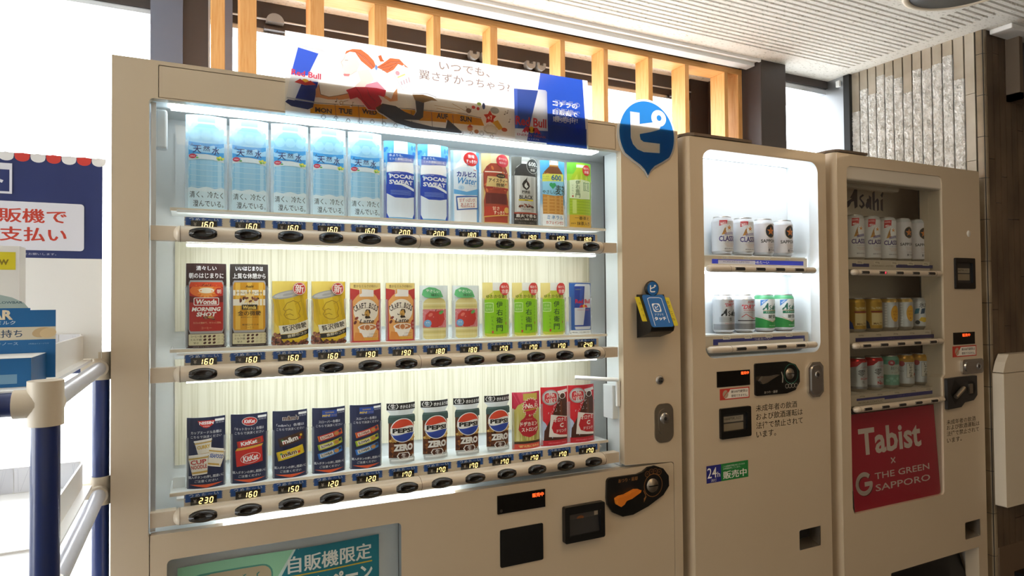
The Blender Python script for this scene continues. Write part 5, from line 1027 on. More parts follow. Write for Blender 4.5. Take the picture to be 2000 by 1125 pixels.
def dry(red):
    a = Art('print_metal'); a.R(-52, 12, 52, 30, '#8f9194')
    if not red:
        a.T('SUPER', 14, 100, 20, 5, '#b8323c', 8, 0.3, m='print'); a.T('"DRY"', 8, 90, 34, 10, '#b8323c', 12, 0.3, m='print'); asahi(a, 10, 66, 62, 24, '#14181c')
        for j in range(6): a.R(-26, 38+j*2.6, 30, 38.8+j*2.6, '#6f7276', 'print')
        a.T('生', 10, 46, 8, 9, '#2a2c30', 6, m='print'); a.T('アサヒスーパードライ', 10, 32, 38, 4, '#b8323c', 6, m='print')
    else:
        a.T('SUPER', 10, 98, 24, 6, '#b8323c', 8, 0.3, m='print'); a.T('"DRY"', 4, 83, 52, 14, '#b8323c', 12, 0.3, m='print'); a.T('NON-ALCOHOLIC', 8, 72, 46, 4, '#b8323c', 6, m='print'); a.T('KARAKUCHI', 0, 65, 30, 3, '#4a4c50', m='print'); a.L([(-22, 50), (-8, 60), (4, 52), (16, 46), (34, 48)], 2, '#b8323c', 'print'); a.R(-34, 38, 34, 41, '#3a3c40', 'print')
    return a
def asahi(a, cx, cy, w, h, c):
    """blackletter-like brand word drawn as broad pen strokes"""
    s = w/60; t = h/24
    def q(*p): return [(cx+(x-30)*s, cy+(y-12)*t) for x, y in p]
    a.P(q((0, 3), (3, 8), (9, 11), (15, 24), (18.5, 24), (18.5, 3), (14, 0.5), (13, 9), (9, 7.5), (6, 3), (3, 1)), c, 'print'); a.P(q((14, 22), (11, 17), (7, 12), (14, 12)), c, 'print')
    a.P(q((21, 4), (25, 1), (30, 5), (29, 8), (24, 12), (24.5, 13.5), (29, 16), (27, 17.5), (22, 14.5), (21.5, 11.5), (26, 7.5), (26.5, 5.5), (24, 4), (22, 6)), c, 'print')
    a.P(q((31, 4), (33.5, 1.5), (37, 4), (37, 12), (35, 13.5), (32.5, 11), (33.5, 10.5), (31, 6)), c, 'print'); a.P(q((36.5, 2), (40.5, 0.5), (40.5, 15), (36.5, 17)), c, 'print')
    a.P(q((42, 1), (46, 0), (46, 23), (42, 20)), c, 'print'); a.P(q((46, 11), (50, 14.5), (52.5, 12.5), (52.5, 1), (49, 0), (49, 10.5), (46, 8.5)), c, 'print'); a.P(q((55, 1.5), (59, 0), (59, 14.5), (55, 12.5)), c, 'print'); a.P(q((55, 18), (58, 15.5), (60, 20), (59, 23)), c, 'print')
def green_beer():
    a = Art('print'); a.R(-52, 14, 52, 107, '#dfe3e2'); a.P([(-52, 14), (-52, 50), (-20, 44), (14, 32), (40, 44), (52, 48), (52, 14)], '#2f8f44'); a.P([(-26, 104), (-26, 84), (0, 106)], '#4a84c8'); a.T('糖質0', -16, 98, 14, 5, '#eaf2fa', 6, 0, 0.7)
    asahi(a, 10, 82, 60, 24, '#1f6a58'); a.P([(-18, 60), (-18, 68), (40, 70), (40, 61)], '#1f7a5a'); a.T('スタイルフリー', 12, 65, 44, 4.5, '#e6f0e6', 8); a.R(-18, 69, 40, 70.5, '#b08a3c'); a.T('糖質0', 16, 50, 36, 12, '#2c3a34', 10); a.L([(-20, 48), (-4, 40), (14, 33), (34, 42)], 1.2, '#c9a04a'); a.T('パーフェクト', 14, 39, 26, 3.5, '#3a4a44', 4); a.T('PURINE 0', 16, 21, 30, 3, '#cfe3cf'); return a
def gold_malt(blue):
    a = Art('print_metal'); a.R(-52, 12, 52, 108, '#b8923c'); a.P([(-52, 12), (-52, 60), (-26, 34), (-20, 12)], '#2a4a9a' if blue else '#3a4a5c'); a.T('The PREMIUM', 6, 86, 46, 9, '#e8d8a0', 8, m='print'); a.R(-18, 70, 34, 76, '#8a3a24', 'print'); a.P([(-16, 24), (-16, 68), (32, 68), (32, 24)], '#d8c48a', 'print'); a.T("MALT'S", 8, 30, 36, 8, '#6a4a1c', 6, m='print')
    return a
def lemon_silver():
    a = Art('print_metal'); a.E(12, 64, 17, 30, '#d99a2a', 32, m='print'); a.E(12, 64, 15, 28, '#e4ae3c', 32, m='print'); a.T('レモン', 12, 72, 20, 7, '#a85a24', 8, m='print'); a.T('サワー', 12, 60, 20, 7, '#a85a24', 8, m='print'); a.T('濃い', 12, 46, 12, 7, '#a85a24', 8, m='print')
    for j in range(9): a.E(-22, 20+j*10, 4, 4, '#eceef0', 10)
    return a
def ice():
    a = Art('print_metal'); a.T('氷結', 8, 94, 40, 20, '#26303a', 6, m='print')
    for j, (x, c) in enumerate(((-20, '#2a7a9a'), (0, '#2c4a6a'), (20, '#3a5a74'))): a.P([(x-8, 60), (x-4, 80), (x+10, 82), (x+6, 62)], c, 'print')
    a.P([(-14, 36), (-6, 48), (14, 46), (22, 34), (4, 28)], '#d8b43a', 'print'); a.E(-18, 28, 8, 8, '#2c3a44', m='print'); a.R(18, 24, 26, 54, '#4a6a84', 'print'); return a
def red_top(no1):
    a = Art('print_metal'); a.P([(-52, 84), (-52, 110), (8, 110), (-14, 92)], '#b8242c', 'print'); a.T('ノンアル', 12, 88, 30, 6, '#b8323c', 6, m='print'); a.T('零', 2, 68, 26, 22, '#2c2c30', 2, 0.2, m='print'); a.T('ICHI', 14, 48, 30, 7, '#b8323c', 8, m='print'); a.T('生', 8, 36, 10, 8, '#4a4a4c', 4, m='print')
    if no1: a.T('No.1', 14, 28, 30, 12, '#b8242c', 14, m='print')
    a.R(-52, 12, 52, 20, '#9a9ca0'); return a
def teal():
    a = Art('print'); a.R(-52, 14, 52, 107, '#bcc4b8'); a.R(-52, 90, 52, 107, '#5a9a88'); a.R(-52, 14, 52, 52, '#6a9a86'); a.E(-6, 96, 12, 10, '#a83a44'); a.T('梅', -6, 96, 9, 9, '#e8d8d8', 8); a.T('酎ハイ', 8, 76, 34, 12, '#3a5a54', 2); a.T('すっきり', 6, 60, 28, 5, '#8a5a4a'); a.T('3%', 26, 68, 12, 10, '#2a3a3a', 6, 0.2)
    for j in range(5): a.E(-20+j*12, 30+(j % 2)*8, 7, 5, '#85b09c', 12)
    return a
def gold_top():
    a = Art('print_metal'); a.P([(-52, 94), (-52, 108), (52, 108), (52, 94)], '#b88a34', 'print'); a.E(-24, 88, 10, 10, '#a84a4a', m='print'); a.R(-8, 36, 22, 90, '#d9d4c8', 'print'); a.L(rect(-8, 36, 22, 90)+[(-8, 36)], 0.9, '#3a3428', 'print'); a.TV('じゃがり酒', 7, 38, 88, 9, '#33302a', 6, 12); a.T('ALC.0', -24, 60, 12, 5, '#5a5044', m='print'); a.E(28, 48, 5, 6, '#c0463c', m='print'); return a
def canrow(items, x0, dx, y, z, grp, turn):
    P_ = {}
    for i, (k, fn, h, lab, kw) in enumerate(items):
        loc = (x0+dx*i, y, z)
        if k in P_: tag(dup(P_[k], None, loc), lab, 'beer can', grp)
        else:
            P_[k] = can(fn(), h, 'beer_can', loc, lab, grp, **kw); P_[k].rotation_euler.z = turn
pr = dict(metal='print')
canrow([('c', classic, 0.1225, 'white beer can with red 40th tag, leftmost in the lit slim machine', pr), ('c', classic, 0.1225, 'white beer can with red 40th tag, beside the black star cans, lit slim machine', pr),
        ('s', blackstar, 0.1225, 'white beer can with black star disc, beside the red-tagged cans, lit slim machine', pr), ('s', blackstar, 0.1225, 'white beer can with black star disc, rightmost in the lit slim machine', pr)], 1.646, 0.0885, 0.082, 1.4802, 'beer cans on the upper shelf of the slim machine', -0.38)
canrow([('d', lambda: dry(0), 0.1225, 'silver dry beer can with black lettering, lower left in the slim machine', {}), ('e', lambda: dry(1), 0.1225, 'silver can with large red dry lettering in the slim machine', {}),
        ('g', green_beer, 0.1225, 'green and white beer can beside the silver cans', dict(metal='print', top='#3a8a5a')), ('g', green_beer, 0.1225, 'green and white beer can, lower right in the slim machine', dict(metal='print', top='#3a8a5a'))], 1.646, 0.0885, 0.082, 1.2352, 'beer cans on the lower shelf of the slim machine', -0.38)
g = 'tall beer cans in the unlit machine'
canrow([('c', lambda: classic(167), 0.168, 'tall white can with red 40th tag, leftmost in the unlit machine', pr), ('c', lambda: classic(167), 0.168, 'tall white can with red 40th tag, middle of three in the unlit machine', pr), ('c', lambda: classic(167), 0.168, 'tall white can with red 40th tag, next to the tall black star cans', pr),
        ('s', lambda: blackstar(167), 0.168, 'tall white can with black star disc, next to the red-tagged cans', pr), ('s', lambda: blackstar(167), 0.168, 'tall white can with black star disc, rightmost in the unlit machine', pr)], 2.299, 0.0905, 0.10, 1.4755, g, -0.52)
g = 'cans on the middle shelf of the unlit machine'
canrow([('a', lambda: gold_malt(1), 0.1225, 'gold beer can with a blue lower corner in the unlit machine', dict(top='#c9a040')), ('b', lambda: gold_malt(0), 0.1225, 'gold beer can with a grey lower corner in the unlit machine', dict(top='#c9a040')), ('l', lemon_silver, 0.1225, 'silver can with yellow oval, beside the gold cans', dict(top='#c9a860')), ('l', lemon_silver, 0.1225, 'silver can with yellow oval, beside the ice-blue can', dict(top='#c9a860')), ('i', ice, 0.1225, 'silver can with blue blocks and an ice character', {})], 2.299, 0.0905, 0.10, 1.2197, g, -0.52)
g = 'cans on the lowest shelf of the unlit machine'
canrow([('r', lambda: red_top(0), 0.1225, 'silver can with red top corner, lowest shelf at the far left', dict(top='#b8242c')), ('n', lambda: red_top(1), 0.1225, 'silver can with red top corner and red number one lettering', dict(top='#b8242c')), ('t', teal, 0.1225, 'pale teal can with a red plum dot', dict(metal='print', top='#6aa08c')), ('g', gold_top, 0.1225, 'gold-topped can with vertical lettering, beside the teal can', dict(top='#b88a34')), ('g', gold_top, 0.1225, 'gold-topped can with vertical lettering, ending the lowest shelf', dict(top='#b88a34'))], 2.299, 0.0905, 0.10, 1.0062, g, -0.52)
a = Art(); asahi(a, 2.452, 1.7205, 0.222, 0.0825, '#1f2a4c')
o = a.emit(MB(), flat(0, 0.1645, 0)).build('brand_lettering', M3)

# ------------------------------------------------------------ posters behind the machines' windows
a = Art(); a.R(2.155, 0.612, 2.634, 0.942, '#b02338')
a.T('Tabist', 2.372, 0.844, 0.343, 0.092, '#d8c8bc', 12); a.T('×', 2.376, 0.766, 0.026, 0.022, '#d8c8bc'); a.T('THE GREEN', 2.425, 0.722, 0.308, 0.022, '#d8c8bc', 3); a.T('SAPPORO', 2.425, 0.682, 0.308, 0.023, '#d8c8bc', 3)
a.L([(2.2165+0.037*math.cos(t), 0.702+0.032*math.sin(t)) for t in [0.75+i*(2*PI-1.1)/24 for i in range(25)]], 0.016, '#4a1a1c'); a.L([(2.2135+0.037*math.cos(t), 0.704+0.032*math.sin(t)) for t in [0.75+i*(2*PI-1.1)/24 for i in range(25)]]+[(2.250, 0.702), (2.215, 0.702)], 0.015, '#d8c8bc')
mb = MB(); ti = lambda u, v, l: (u, 0.0125+(v-0.612)*0.06-l*EPS, v); a.emit(mb, ti)
mb.add([ti(*p, -20) for p in rect(2.155, 0.612, 2.634, 0.942)], [(0, 1, 2, 3)], 'print', (0.8, 0.8, 0.8)); mb.add([ti(x, z, 0.5) for x, z in rect(2.628, 0.612, 2.634, 0.942)], [(0, 1, 2, 3)], 'print', (0.6, 0.6, 0.6))
tag(mb.build('poster', org=(2.40, 0.02, 0.612)), 'dark red hotel poster with white lettering in the unlit machine', 'poster')
a = Art(); a.R(0.114, 0.45, 0.531, 0.804, '#9fdcb4'); a.P([(0.114, 0.70), (0.114, 0.804), (0.345, 0.804), (0.30, 0.70)], '#a6e2bb')
a.P([(0.346, 0.804), (0.531, 0.804), (0.531, 0.45), (0.20, 0.45), (0.300, 0.728)], '#2b90a0'); a.P([(0.340, 0.804), (0.352, 0.804), (0.306, 0.728), (0.206, 0.45), (0.194, 0.45), (0.294, 0.728)], '#d8efe6')
a.P([(0.345, 0.804), (0.531, 0.804), (0.531, 0.45), (0.22, 0.45), (0.303, 0.728)], '#1f7f92')
a.RR(0.134, 0.60, 0.298, 0.783, 0.022, '#5fa898'); a.RR(0.1375, 0.60, 0.2945, 0.7795, 0.019, '#cdbb9a'); a.T('Touch!', 0.168, 0.760, 0.042, 0.010, '#5a9a90', 8); a.T('SUNTORY', 0.234, 0.7625, 0.076, 0.010, '#3f8f8a', 14)
a.L([(0.255, 0.738), (0.272, 0.738), (0.272, 0.70), (0.24, 0.70)], 0.003, '#2a2420'); a.L([(0.15, 0.738), (0.235, 0.738)], 0.003, '#2a2420')
a.T('自販機限定', 0.421, 0.7705, 0.186, 0.037, '#f2f4ee', 16); a.L([(0.320, 0.746), (0.515, 0.746)], 0.003, '#d8b83a'); a.T('キャンペーン', 0.418, 0.722, 0.195, 0.037, '#f2f4ee', 16); a.T('スマホでタッチ', 0.40, 0.66, 0.2, 0.03, '#f2f4ee', 10)
mb = MB(); wv = lambda u, v, l: (u, 0.036+0.004*math.sin((u-0.114)*18)-l*EPS, v); a.emit(mb, wv, 0.03); b = Art(); b.R(0.114, 0.45, 0.531, 0.804, '#e8e8e8'); b.t = [(q, c, -20, m_) for q, c, l, m_ in b.t]; b.emit(mb, wv, 0.03)
tag(mb.build('poster', org=(0.32, 0.04, 0.45)), 'green and teal campaign poster in the lower window of the large machine', 'poster')

# ------------------------------------------------------------ translucent banner and round sign standing up on the first machine
a = Art('film'); a.R(0.32, 1.748, 1.09, 1.931, '#f1f0ee')
a.P([(0.946, 1.931), (1.074, 1.931), (1.086, 1.748), (0.963, 1.748), (0.938, 1.885)], '#2d58c8'); a.R(0.963, 1.748, 1.085, 1.80, '#2a52b8')
# calendar strip
a.P([(0.372, 1.758), (0.372, 1.779), (0.60, 1.793), (0.72, 1.797), (0.779, 1.793), (0.787, 1.776), (0.65, 1.772), (0.50, 1.762)], '#e2a524')
a.L([(0.372, 1.781), (0.60, 1.795), (0.72, 1.799), (0.779, 1.795)], 0.0012, '#3a3026')
for x, y0 in ((0.425, 0), (0.477, .003), (0.53, .006), (0.60, .008), (0.65, .01), (0.704, .011)): a.L([(x, 1.785+y0*0.8), (x+0.003, 1.748)], 0.001, '#3a3026')
a.T('MON', 0.400, 1.767, 0.036, 0.011, '#5a4416', 20); a.T('TUE', 0.448, 1.771, 0.030, 0.012, '#4a3814', 20); a.T('WED', 0.502, 1.776, 0.034, 0.011, '#4a3814', 20); a.T('AUF', 0.677, 1.787, 0.028, 0.013, '#4a3814', 20); a.T('SUN', 0.738, 1.787, 0.030, 0.013, '#4a3814', 20)
# doodles under the calendar
rnd = random.Random(12)
for k in range(16):
    x = 0.40+k*0.027; y = 1.753+rnd.uniform(-0.002, 0.003); a.ring(x, y, rnd.uniform(0.003, 0.006), 0.0007, '#5a4a3c', 10); a.L([(x-0.006, y-0.003), (x, y+0.004), (x+0.005, y-0.002)], 0.0007, '#5a4a3c')
# tilted can at the left
a.P([(0.344, 1.899), (0.404, 1.895), (0.388, 1.826), (0.377, 1.770), (0.366, 1.764), (0.332, 1.767), (0.319, 1.775), (0.331, 1.837)], '#e4e6ea'); a.P([(0.346, 1.897), (0.389, 1.890), (0.366, 1.838), (0.331, 1.836)], '#3f5fd0'); a.P([(0.356, 1.826), (0.388, 1.827), (0.377, 1.770), (0.366, 1.764), (0.334, 1.769)], '#2a3a90')
a.P([(0.325, 1.781), (0.378, 1.778), (0.377, 1.770), (0.366, 1.764), (0.332, 1.767), (0.319, 1.775)], '#26306a'); a.P([(0.323, 1.786), (0.379, 1.783), (0.3785, 1.780), (0.322, 1.782)], '#b9bcc8'); a.P([(0.344, 1.899), (0.351, 1.905), (0.398, 1.902), (0.404, 1.895)], '#cfd2d6')
a.E(0.374, 1.906, 0.008, 0.005, '#d8dade'); a.T('Red Bull', 0.363, 1.8405, 0.062, 0.013, '#d8405a', 12, 0, -0.04); a.E(0.361, 1.824, 0.008, 0.006, '#e0a83c'); a.P([(0.338, 1.82), (0.350, 1.829), (0.361, 1.822), (0.372, 1.828), (0.384, 1.820), (0.36, 1.816)], '#c03a34')
# flying figure
a.P([(0.447, 1.897), (0.457, 1.903), (0.469, 1.901), (0.48, 1.88), (0.473, 1.864), (0.457, 1.852), (0.445, 1.854), (0.44, 1.87), (0.437, 1.878), (0.444, 1.887)], '#f3e2d8'); a.L([(0.447, 1.897), (0.444, 1.887), (0.437, 1.878), (0.441, 1.872), (0.440, 1.862), (0.445, 1.854), (0.457, 1.852), (0.473, 1.864)], 0.0008, '#c8a898')
a.L([(0.446, 1.884), (0.453, 1.885)], 0.0009, '#8a6a5c'); a.P([(0.442, 1.853), (0.457, 1.855), (0.455, 1.849), (0.444, 1.848)], '#e08a8a'); a.P([(0.473, 1.864), (0.500, 1.872), (0.512, 1.85), (0.494, 1.83), (0.467, 1.828), (0.481, 1.843)], '#f3e2d8')
a.P([(0.446, 1.897), (0.449, 1.905), (0.463, 1.912), (0.482, 1.914), (0.498, 1.905), (0.511, 1.893), (0.516, 1.881), (0.506, 1.872), (0.494, 1.88), (0.482, 1.888), (0.469, 1.905), (0.457, 1.905)], '#d9744a'); a.P([(0.517, 1.879), (0.532, 1.89), (0.549, 1.905), (0.571, 1.906), (0.581, 1.897), (0.594, 1.888), (0.568, 1.894), (0.557, 1.879), (0.542, 1.869), (0.53, 1.875)], '#d9744a'); a.P([(0.521, 1.905), (0.528, 1.909), (0.532, 1.899), (0.536, 1.895), (0.526, 1.893)], '#c9683f')
for p in (((0.463, 1.909), (0.49, 1.899), (0.511, 1.879)), ((0.475, 1.905), (0.495, 1.89), (0.512, 1.876)), ((0.525, 1.881), (0.55, 1.896), (0.576, 1.9)), ((0.525, 1.877), (0.548, 1.886), (0.566, 1.896)), ((0.53, 1.873), (0.545, 1.876), (0.556, 1.886))): a.L(list(p), 0.0011, '#a8502c')
a.E(0.5165, 1.878, 0.003, 0.006, '#7a9ad0')
a.P([(0.383, 1.811), (0.389, 1.822), (0.393, 1.800), (0.411, 1.797), (0.429, 1.802), (0.453, 1.81), (0.461, 1.801), (0.437, 1.794), (0.409, 1.791), (0.389, 1.793), (0.382, 1.792)], '#d89a68'); a.L([(0.389, 1.822), (0.393, 1.800), (0.411, 1.797), (0.429, 1.802), (0.453, 1.81)], 0.001, '#4a3a2c')
a.P([(0.494, 1.836), (0.519, 1.846), (0.538, 1.829), (0.517, 1.829), (0.49, 1.829)], '#e8a0b4'); a.P([(0.448, 1.817), (0.469, 1.827), (0.494, 1.830), (0.517, 1.831), (0.539, 1.829), (0.536, 1.812), (0.521, 1.815), (0.529, 1.803), (0.524, 1.786), (0.513, 1.78), (0.498, 1.78), (0.481, 1.799), (0.473, 1.804), (0.457, 1.797), (0.453, 1.81)], '#c2323e'); a.L([(0.469, 1.827), (0.478, 1.815), (0.485, 1.80), (0.505, 1.783)], 0.001, '#7a1a24'); a.L([(0.494, 1.829), (0.50, 1.812), (0.515, 1.80)], 0.001, '#7a1a24')
a.P([(0.536, 1.817), (0.551, 1.81), (0.557, 1.826), (0.565, 1.837), (0.566, 1.808), (0.548, 1.804), (0.534, 1.811)], '#d89a68'); a.P([(0.555, 1.872), (0.581, 1.894), (0.603, 1.858), (0.579, 1.834), (0.564, 1.846)], '#eef0f2'); a.L([(0.555, 1.872), (0.581, 1.894), (0.603, 1.858), (0.579, 1.834), (0.555, 1.872)], 0.0008, '#c4c8cc'); a.E(0.566, 1.872, 0.005, 0.005, '#e0a0a8'); a.L([(0.566, 1.862), (0.584, 1.872)], 0.003, '#ecd88a')
for k in range(4): a.L([(0.577+k*0.006, 1.846+k*0.003), (0.574+k*0.006, 1.854+k*0.004)], 0.0014, '#c08a9a')
a.P([(0.514, 1.785), (0.529, 1.796), (0.54, 1.793), (0.536, 1.781), (0.521, 1.777)], '#6a4a20'); a.P([(0.530, 1.797), (0.561, 1.795), (0.583, 1.784), (0.605, 1.778), (0.611, 1.788), (0.607, 1.822), (0.601, 1.827), (0.63, 1.816), (0.627, 1.777), (0.618, 1.769), (0.592, 1.767), (0.561, 1.763), (0.527, 1.774), (0.521, 1.777)], '#4e4c50'); a.P([(0.527, 1.775), (0.561, 1.768), (0.60, 1.763), (0.650, 1.757), (0.683, 1.757), (0.688, 1.779), (0.725, 1.752), (0.722, 1.749), (0.60, 1.7485), (0.56, 1.757)], '#4a484c'); a.P([(0.601, 1.827), (0.627, 1.83), (0.65, 1.827), (0.663, 1.82), (0.648, 1.819), (0.627, 1.811), (0.607, 1.815)], '#8a6a44')
a.L([(0.601, 1.829), (0.64, 1.833), (0.66, 1.828)], 0.0012, '#8a8a94')
for p in (((0.655, 1.808), (0.72, 1.806)), ((0.66, 1.802), (0.74, 1.797)), ((0.70, 1.818), (0.745, 1.800))): a.L(list(p), 0.001, '#b8946a')
# scattered little things at the right
a.star(0.799, 1.796, 0.018, '#cc3a2c', 0.55); a.T('+7', 0.799, 1.795, 0.014, 0.011, '#f2dcc8', 16, 0, 0.2); a.P([(0.805, 1.785), (0.82, 1.792), (0.835, 1.772), (0.822, 1.768)], '#d9a63a'); a.E(0.838, 1.770, 0.008, 0.005, '#c05a34'); a.E(0.812, 1.815, 0.012, 0.008, '#9a9a94'); a.E(0.77, 1.826, 0.006, 0.004, '#8a9a4a'); a.E(0.755, 1.816, 0.005, 0.004, '#c0403c'); a.E(0.767, 1.814, 0.004, 0.004, '#c0403c'); a.E(0.782, 1.822, 0.004, 0.008, '#3a4468'); a.E(0.742, 1.806, 0.007, 0.006, '#8a6a5a'); a.L([(0.735, 1.816), (0.742, 1.80), (0.75, 1.812)], 0.001, '#5a4a3c')
for k in range(9): t = k*2*PI/9; a.E(0.80+0.014*math.cos(t), 1.766+0.008*math.sin(t), 0.006, 0.005, '#d9cfbe', 12)
a.E(0.80, 1.766, 0.013, 0.008, '#e6ddcc'); a.L([(0.782, 1.762), (0.79, 1.757), (0.80, 1.758), (0.815, 1.756)], 0.001, '#4a3a2c'); a.E(0.745, 1.762, 0.007, 0.006, '#c98a5a'); a.P([(0.737, 1.765), (0.745, 1.773), (0.754, 1.766)], '#b8402c'); a.E(0.762, 1.757, 0.006, 0.005, '#a86a44')
for x, y in ((0.845, 1.812), (0.838, 1.808), (0.46, 1.783), (0.425, 1.787), (0.85, 1.79)): a.E(x, y, 0.002, 0.0015, '#5a4a3c', 8); a.L([(x+0.002, y), (x+0.002, y+0.008), (x+0.005, y+0.007)], 0.0009, '#5a4a3c')
a.ring(0.437, 1.786, 0.0035, 0.0012, '#9a6a3c', 12); a.L([(0.441, 1.789), (0.452, 1.793)], 0.001, '#6a5a3c')
# upright can and words
a.P([(0.864, 1.877), (0.868, 1.881), (0.955, 1.884), (0.959, 1.880), (0.961, 1.748), (0.867, 1.748)], '#dcdfe4'); a.P([(0.864, 1.876), (0.933, 1.880), (0.906, 1.779), (0.866, 1.776)], '#34509f'); a.P([(0.8645, 1.876), (0.874, 1.877), (0.874, 1.777), (0.866, 1.776)], '#4a68c4'); a.P([(0.906, 1.776), (0.9605, 1.779), (0.961, 1.748), (0.900, 1.748)], '#2a4498'); a.P([(0.868, 1.776), (0.9, 1.778), (0.9, 1.760), (0.867, 1.758)], '#e0e2e6')
a.T('Red Bull', 0.912, 1.797, 0.088, 0.023, '#d0343c', 12); b_ = Art('film'); bull(b_, 0.913, 1.776, 0.026); a.t += [(q, c, a.n+1, m_) for q, c, l, m_ in b_.t]; a.n += 2
a.T('ENERGY DRINK', 0.914, 1.762, 0.084, 0.006, '#a8405a', 6); a.T('レッドブル', 0.92, 1.754, 0.03, 0.004, '#e0d8e0', 4)
a.T('いつでも、', 0.732, 1.9045, 0.132, 0.021, '#8f7f7a', 7); a.T('翼さずかっちゃう?', 0.734, 1.876, 0.236, 0.022, '#8f7f7a', 8)
a.T('コチラの', 1.020, 1.8575, 0.076, 0.014, '#f4f4f6', 16); a.T('自販機で', 1.020, 1.8355, 0.076, 0.014, '#f4f4f6', 16); a.T('販売中!', 1.016, 1.816, 0.068, 0.014, '#f4f4f6', 16)
mb = MB(); a.knock_out().emit(mb, flat(0, -0.0062, 0, 0.00006))
for x in (0.34, 1.05): mb.box(x, x+0.02, -0.0060, -0.0002, 1.79, 1.81, 'white')
tag(mb.build('promotion_banner', org=(0.695, -0.006, 1.748)), 'translucent energy drink banner with a flying cartoon woman on top of the large machine', 'banner')
o_ = [(1.288+0.098*math.cos(t), 1.806+0.098*math.sin(t)) for t in [(-0.62+i*(PI+1.24)/40) for i in range(41)]]+[(1.2085, 1.7480), (1.240, 1.729), (1.262, 1.718), (1.277, 1.706), (1.2885, 1.689), (1.300, 1.706), (1.314, 1.719), (1.340, 1.732), (1.366, 1.7475)]
def sc(k): return [(1.288+(x-1.288)*k, 1.803+(z-1.803)*k) for x, z in o_]
a = Art('film'); a.P(sc(1.03), '#f4f4f2'); a.P(sc(0.97), '#2f86d6'); a.P(sc(0.97)[30:]+sc(0.97)[:12], '#2f86d6') if False else None
W2 = '#f4f4f2'; a.P([(1.230, 1.866), (1.262, 1.866), (1.262, 1.800), (1.265, 1.791), (1.275, 1.786), (1.332, 1.786), (1.331, 1.759), (1.275, 1.757), (1.253, 1.763), (1.238, 1.776), (1.231, 1.793)], W2); a.P([(1.260, 1.834), (1.307, 1.844), (1.330, 1.846), (1.336, 1.838), (1.331, 1.826), (1.300, 1.816), (1.260, 1.806)], W2); a.E(1.329, 1.858, 0.0262, 0.0235, W2, 36); a.E(1.330, 1.859, 0.0085, 0.0082, '#2f86d6', 24)
mb = MB(); a.knock_out().emit(mb, flat(0, -0.0045, 0, 0.00006)); mb.prism(sc(1.03), -0.0045, -0.0015, 'film', col=(0.95, 0.95, 0.94), caps=False)
tag(mb.build('round_sign', org=(1.288, -0.003, 1.80)), 'round blue pin-shaped sign with a white katakana mark at the machine corner', 'sign')

# ------------------------------------------------------------ pipe rack at the left
RK = thing('pipe_rack', 'pipe rack with dark blue posts and cream joints beside the large machine', 'rack', (-0.32, -0.22, 0))
XR, XL, YF, YB = -0.0215, -0.62, -0.49, 0.05
for x in (XR, XL):
    for y in (YF, YB): MB().tube((x, y, 0), (x, y, 1.249), 0.0155, 'navy_pipe' if False else 'blue_pipe', 28).build('post', RK)
for zc in (1.2235, 0.979, 0.55, 0.15):
    for x in (XR, XL):
        for y in (YF, YB):
            b = MB().tube((x, y, zc-0.0275), (x, y, zc+0.0275), 0.0192, 'cream_joint', 28); sx = 1 if x == XL else -1; sy = 1 if y == YF else -1
            b.tube((x, y, zc), (x+sx*0.032, y, zc), 0.0175, 'cream_joint', 20); b.tube((x, y, zc-0.004), (x, y+sy*0.034, zc-0.004), 0.0165, 'cream_joint', 20)
            b.build('pipe_joint', RK)
    for y in (YF, YB): MB().tube((XL+0.02, y, zc), (XR-0.02, y, zc), 0.0145, 'blue_pipe', 20).build('cross_pipe', RK)
    for x in (XR, XL): MB().tube((x, YF+0.02, zc-0.004), (x, YB-0.02, zc-0.004), 0.0125, 'grey_pipe', 20).build('side_pipe', RK)
    MB().box(XL+0.012, XR-0.012, YF+0.018, YB-0.018, zc+0.0095, zc+0.0145, 'white').build('shelf_board', RK)
def tray(zb, label):
    t = thing('display_tray', label, 'tray', (-0.33, -0.16, zb)); x0, x1, y0, y1 = -0.60, -0.048, -0.325, 0.026
    MB().box(x0, x1, y0, y1, zb, zb+0.003, 'white').build('base', t)
    for nm, p in (('side_wall', (x1-0.003, x1, y0, y1)), ('side_wall', (x0, x0+0.003, y0, y1))): MB().box(*p, zb+0.003, zb+0.046, 'white').build(nm, t)
    b = MB().box(x0+0.003, x1-0.003, y1-0.003, y1, zb+0.003, zb+0.050, 'white'); a = Art(); rnd = random.Random(4)
    for k in range(16):
        xa = x0+0.004+k*0.034; a.R(xa, zb+0.004, xa+0.0325, zb+0.0495, rnd.choice(('#d6d7dc', '#cfd0d6', '#dcdde2', '#c8cad1')))
        for j in range(2): a.L([(xa+rnd.uniform(0.004, 0.028), zb+0.006), (xa+rnd.uniform(0.004, 0.028), zb+0.047)], 0.0006, '#c0c2ca')
    a.T('スマート', -0.250, zb+0.026, 0.15, 0.030, '#4a4a52', 14); a.emit(b, flat(0, y1-0.0031, 0)); b.build('back_wall', t)
    a = Art(); a.T('スマート', -0.13, zb+0.024, 0.16, 0.026, '#d5d6dc', 8); a.emit(MB(), lambda u, v, l: (x1-0.0031-l*EPS, u, v)).build('side_print', t)
tray(1.238, 'white display tray with wood print on the top shelf of the rack'); tray(0.9935, 'white display tray with plank print on the lower shelf of the rack')
a = Art(); a.R(-0.60, 1.433, -0.018, 1.629, '#26346e'); 
for k in range(24):
    x = -0.024-k*0.0245; a.E(x, 1.6225, 0.0115, 0.0085, '#d8423a' if k % 2 else '#f0f0f2', 18); a.R(x-0.0118, 1.6235, x+0.0118, 1.630, '#d8423a' if k % 2 else '#f0f0f2')
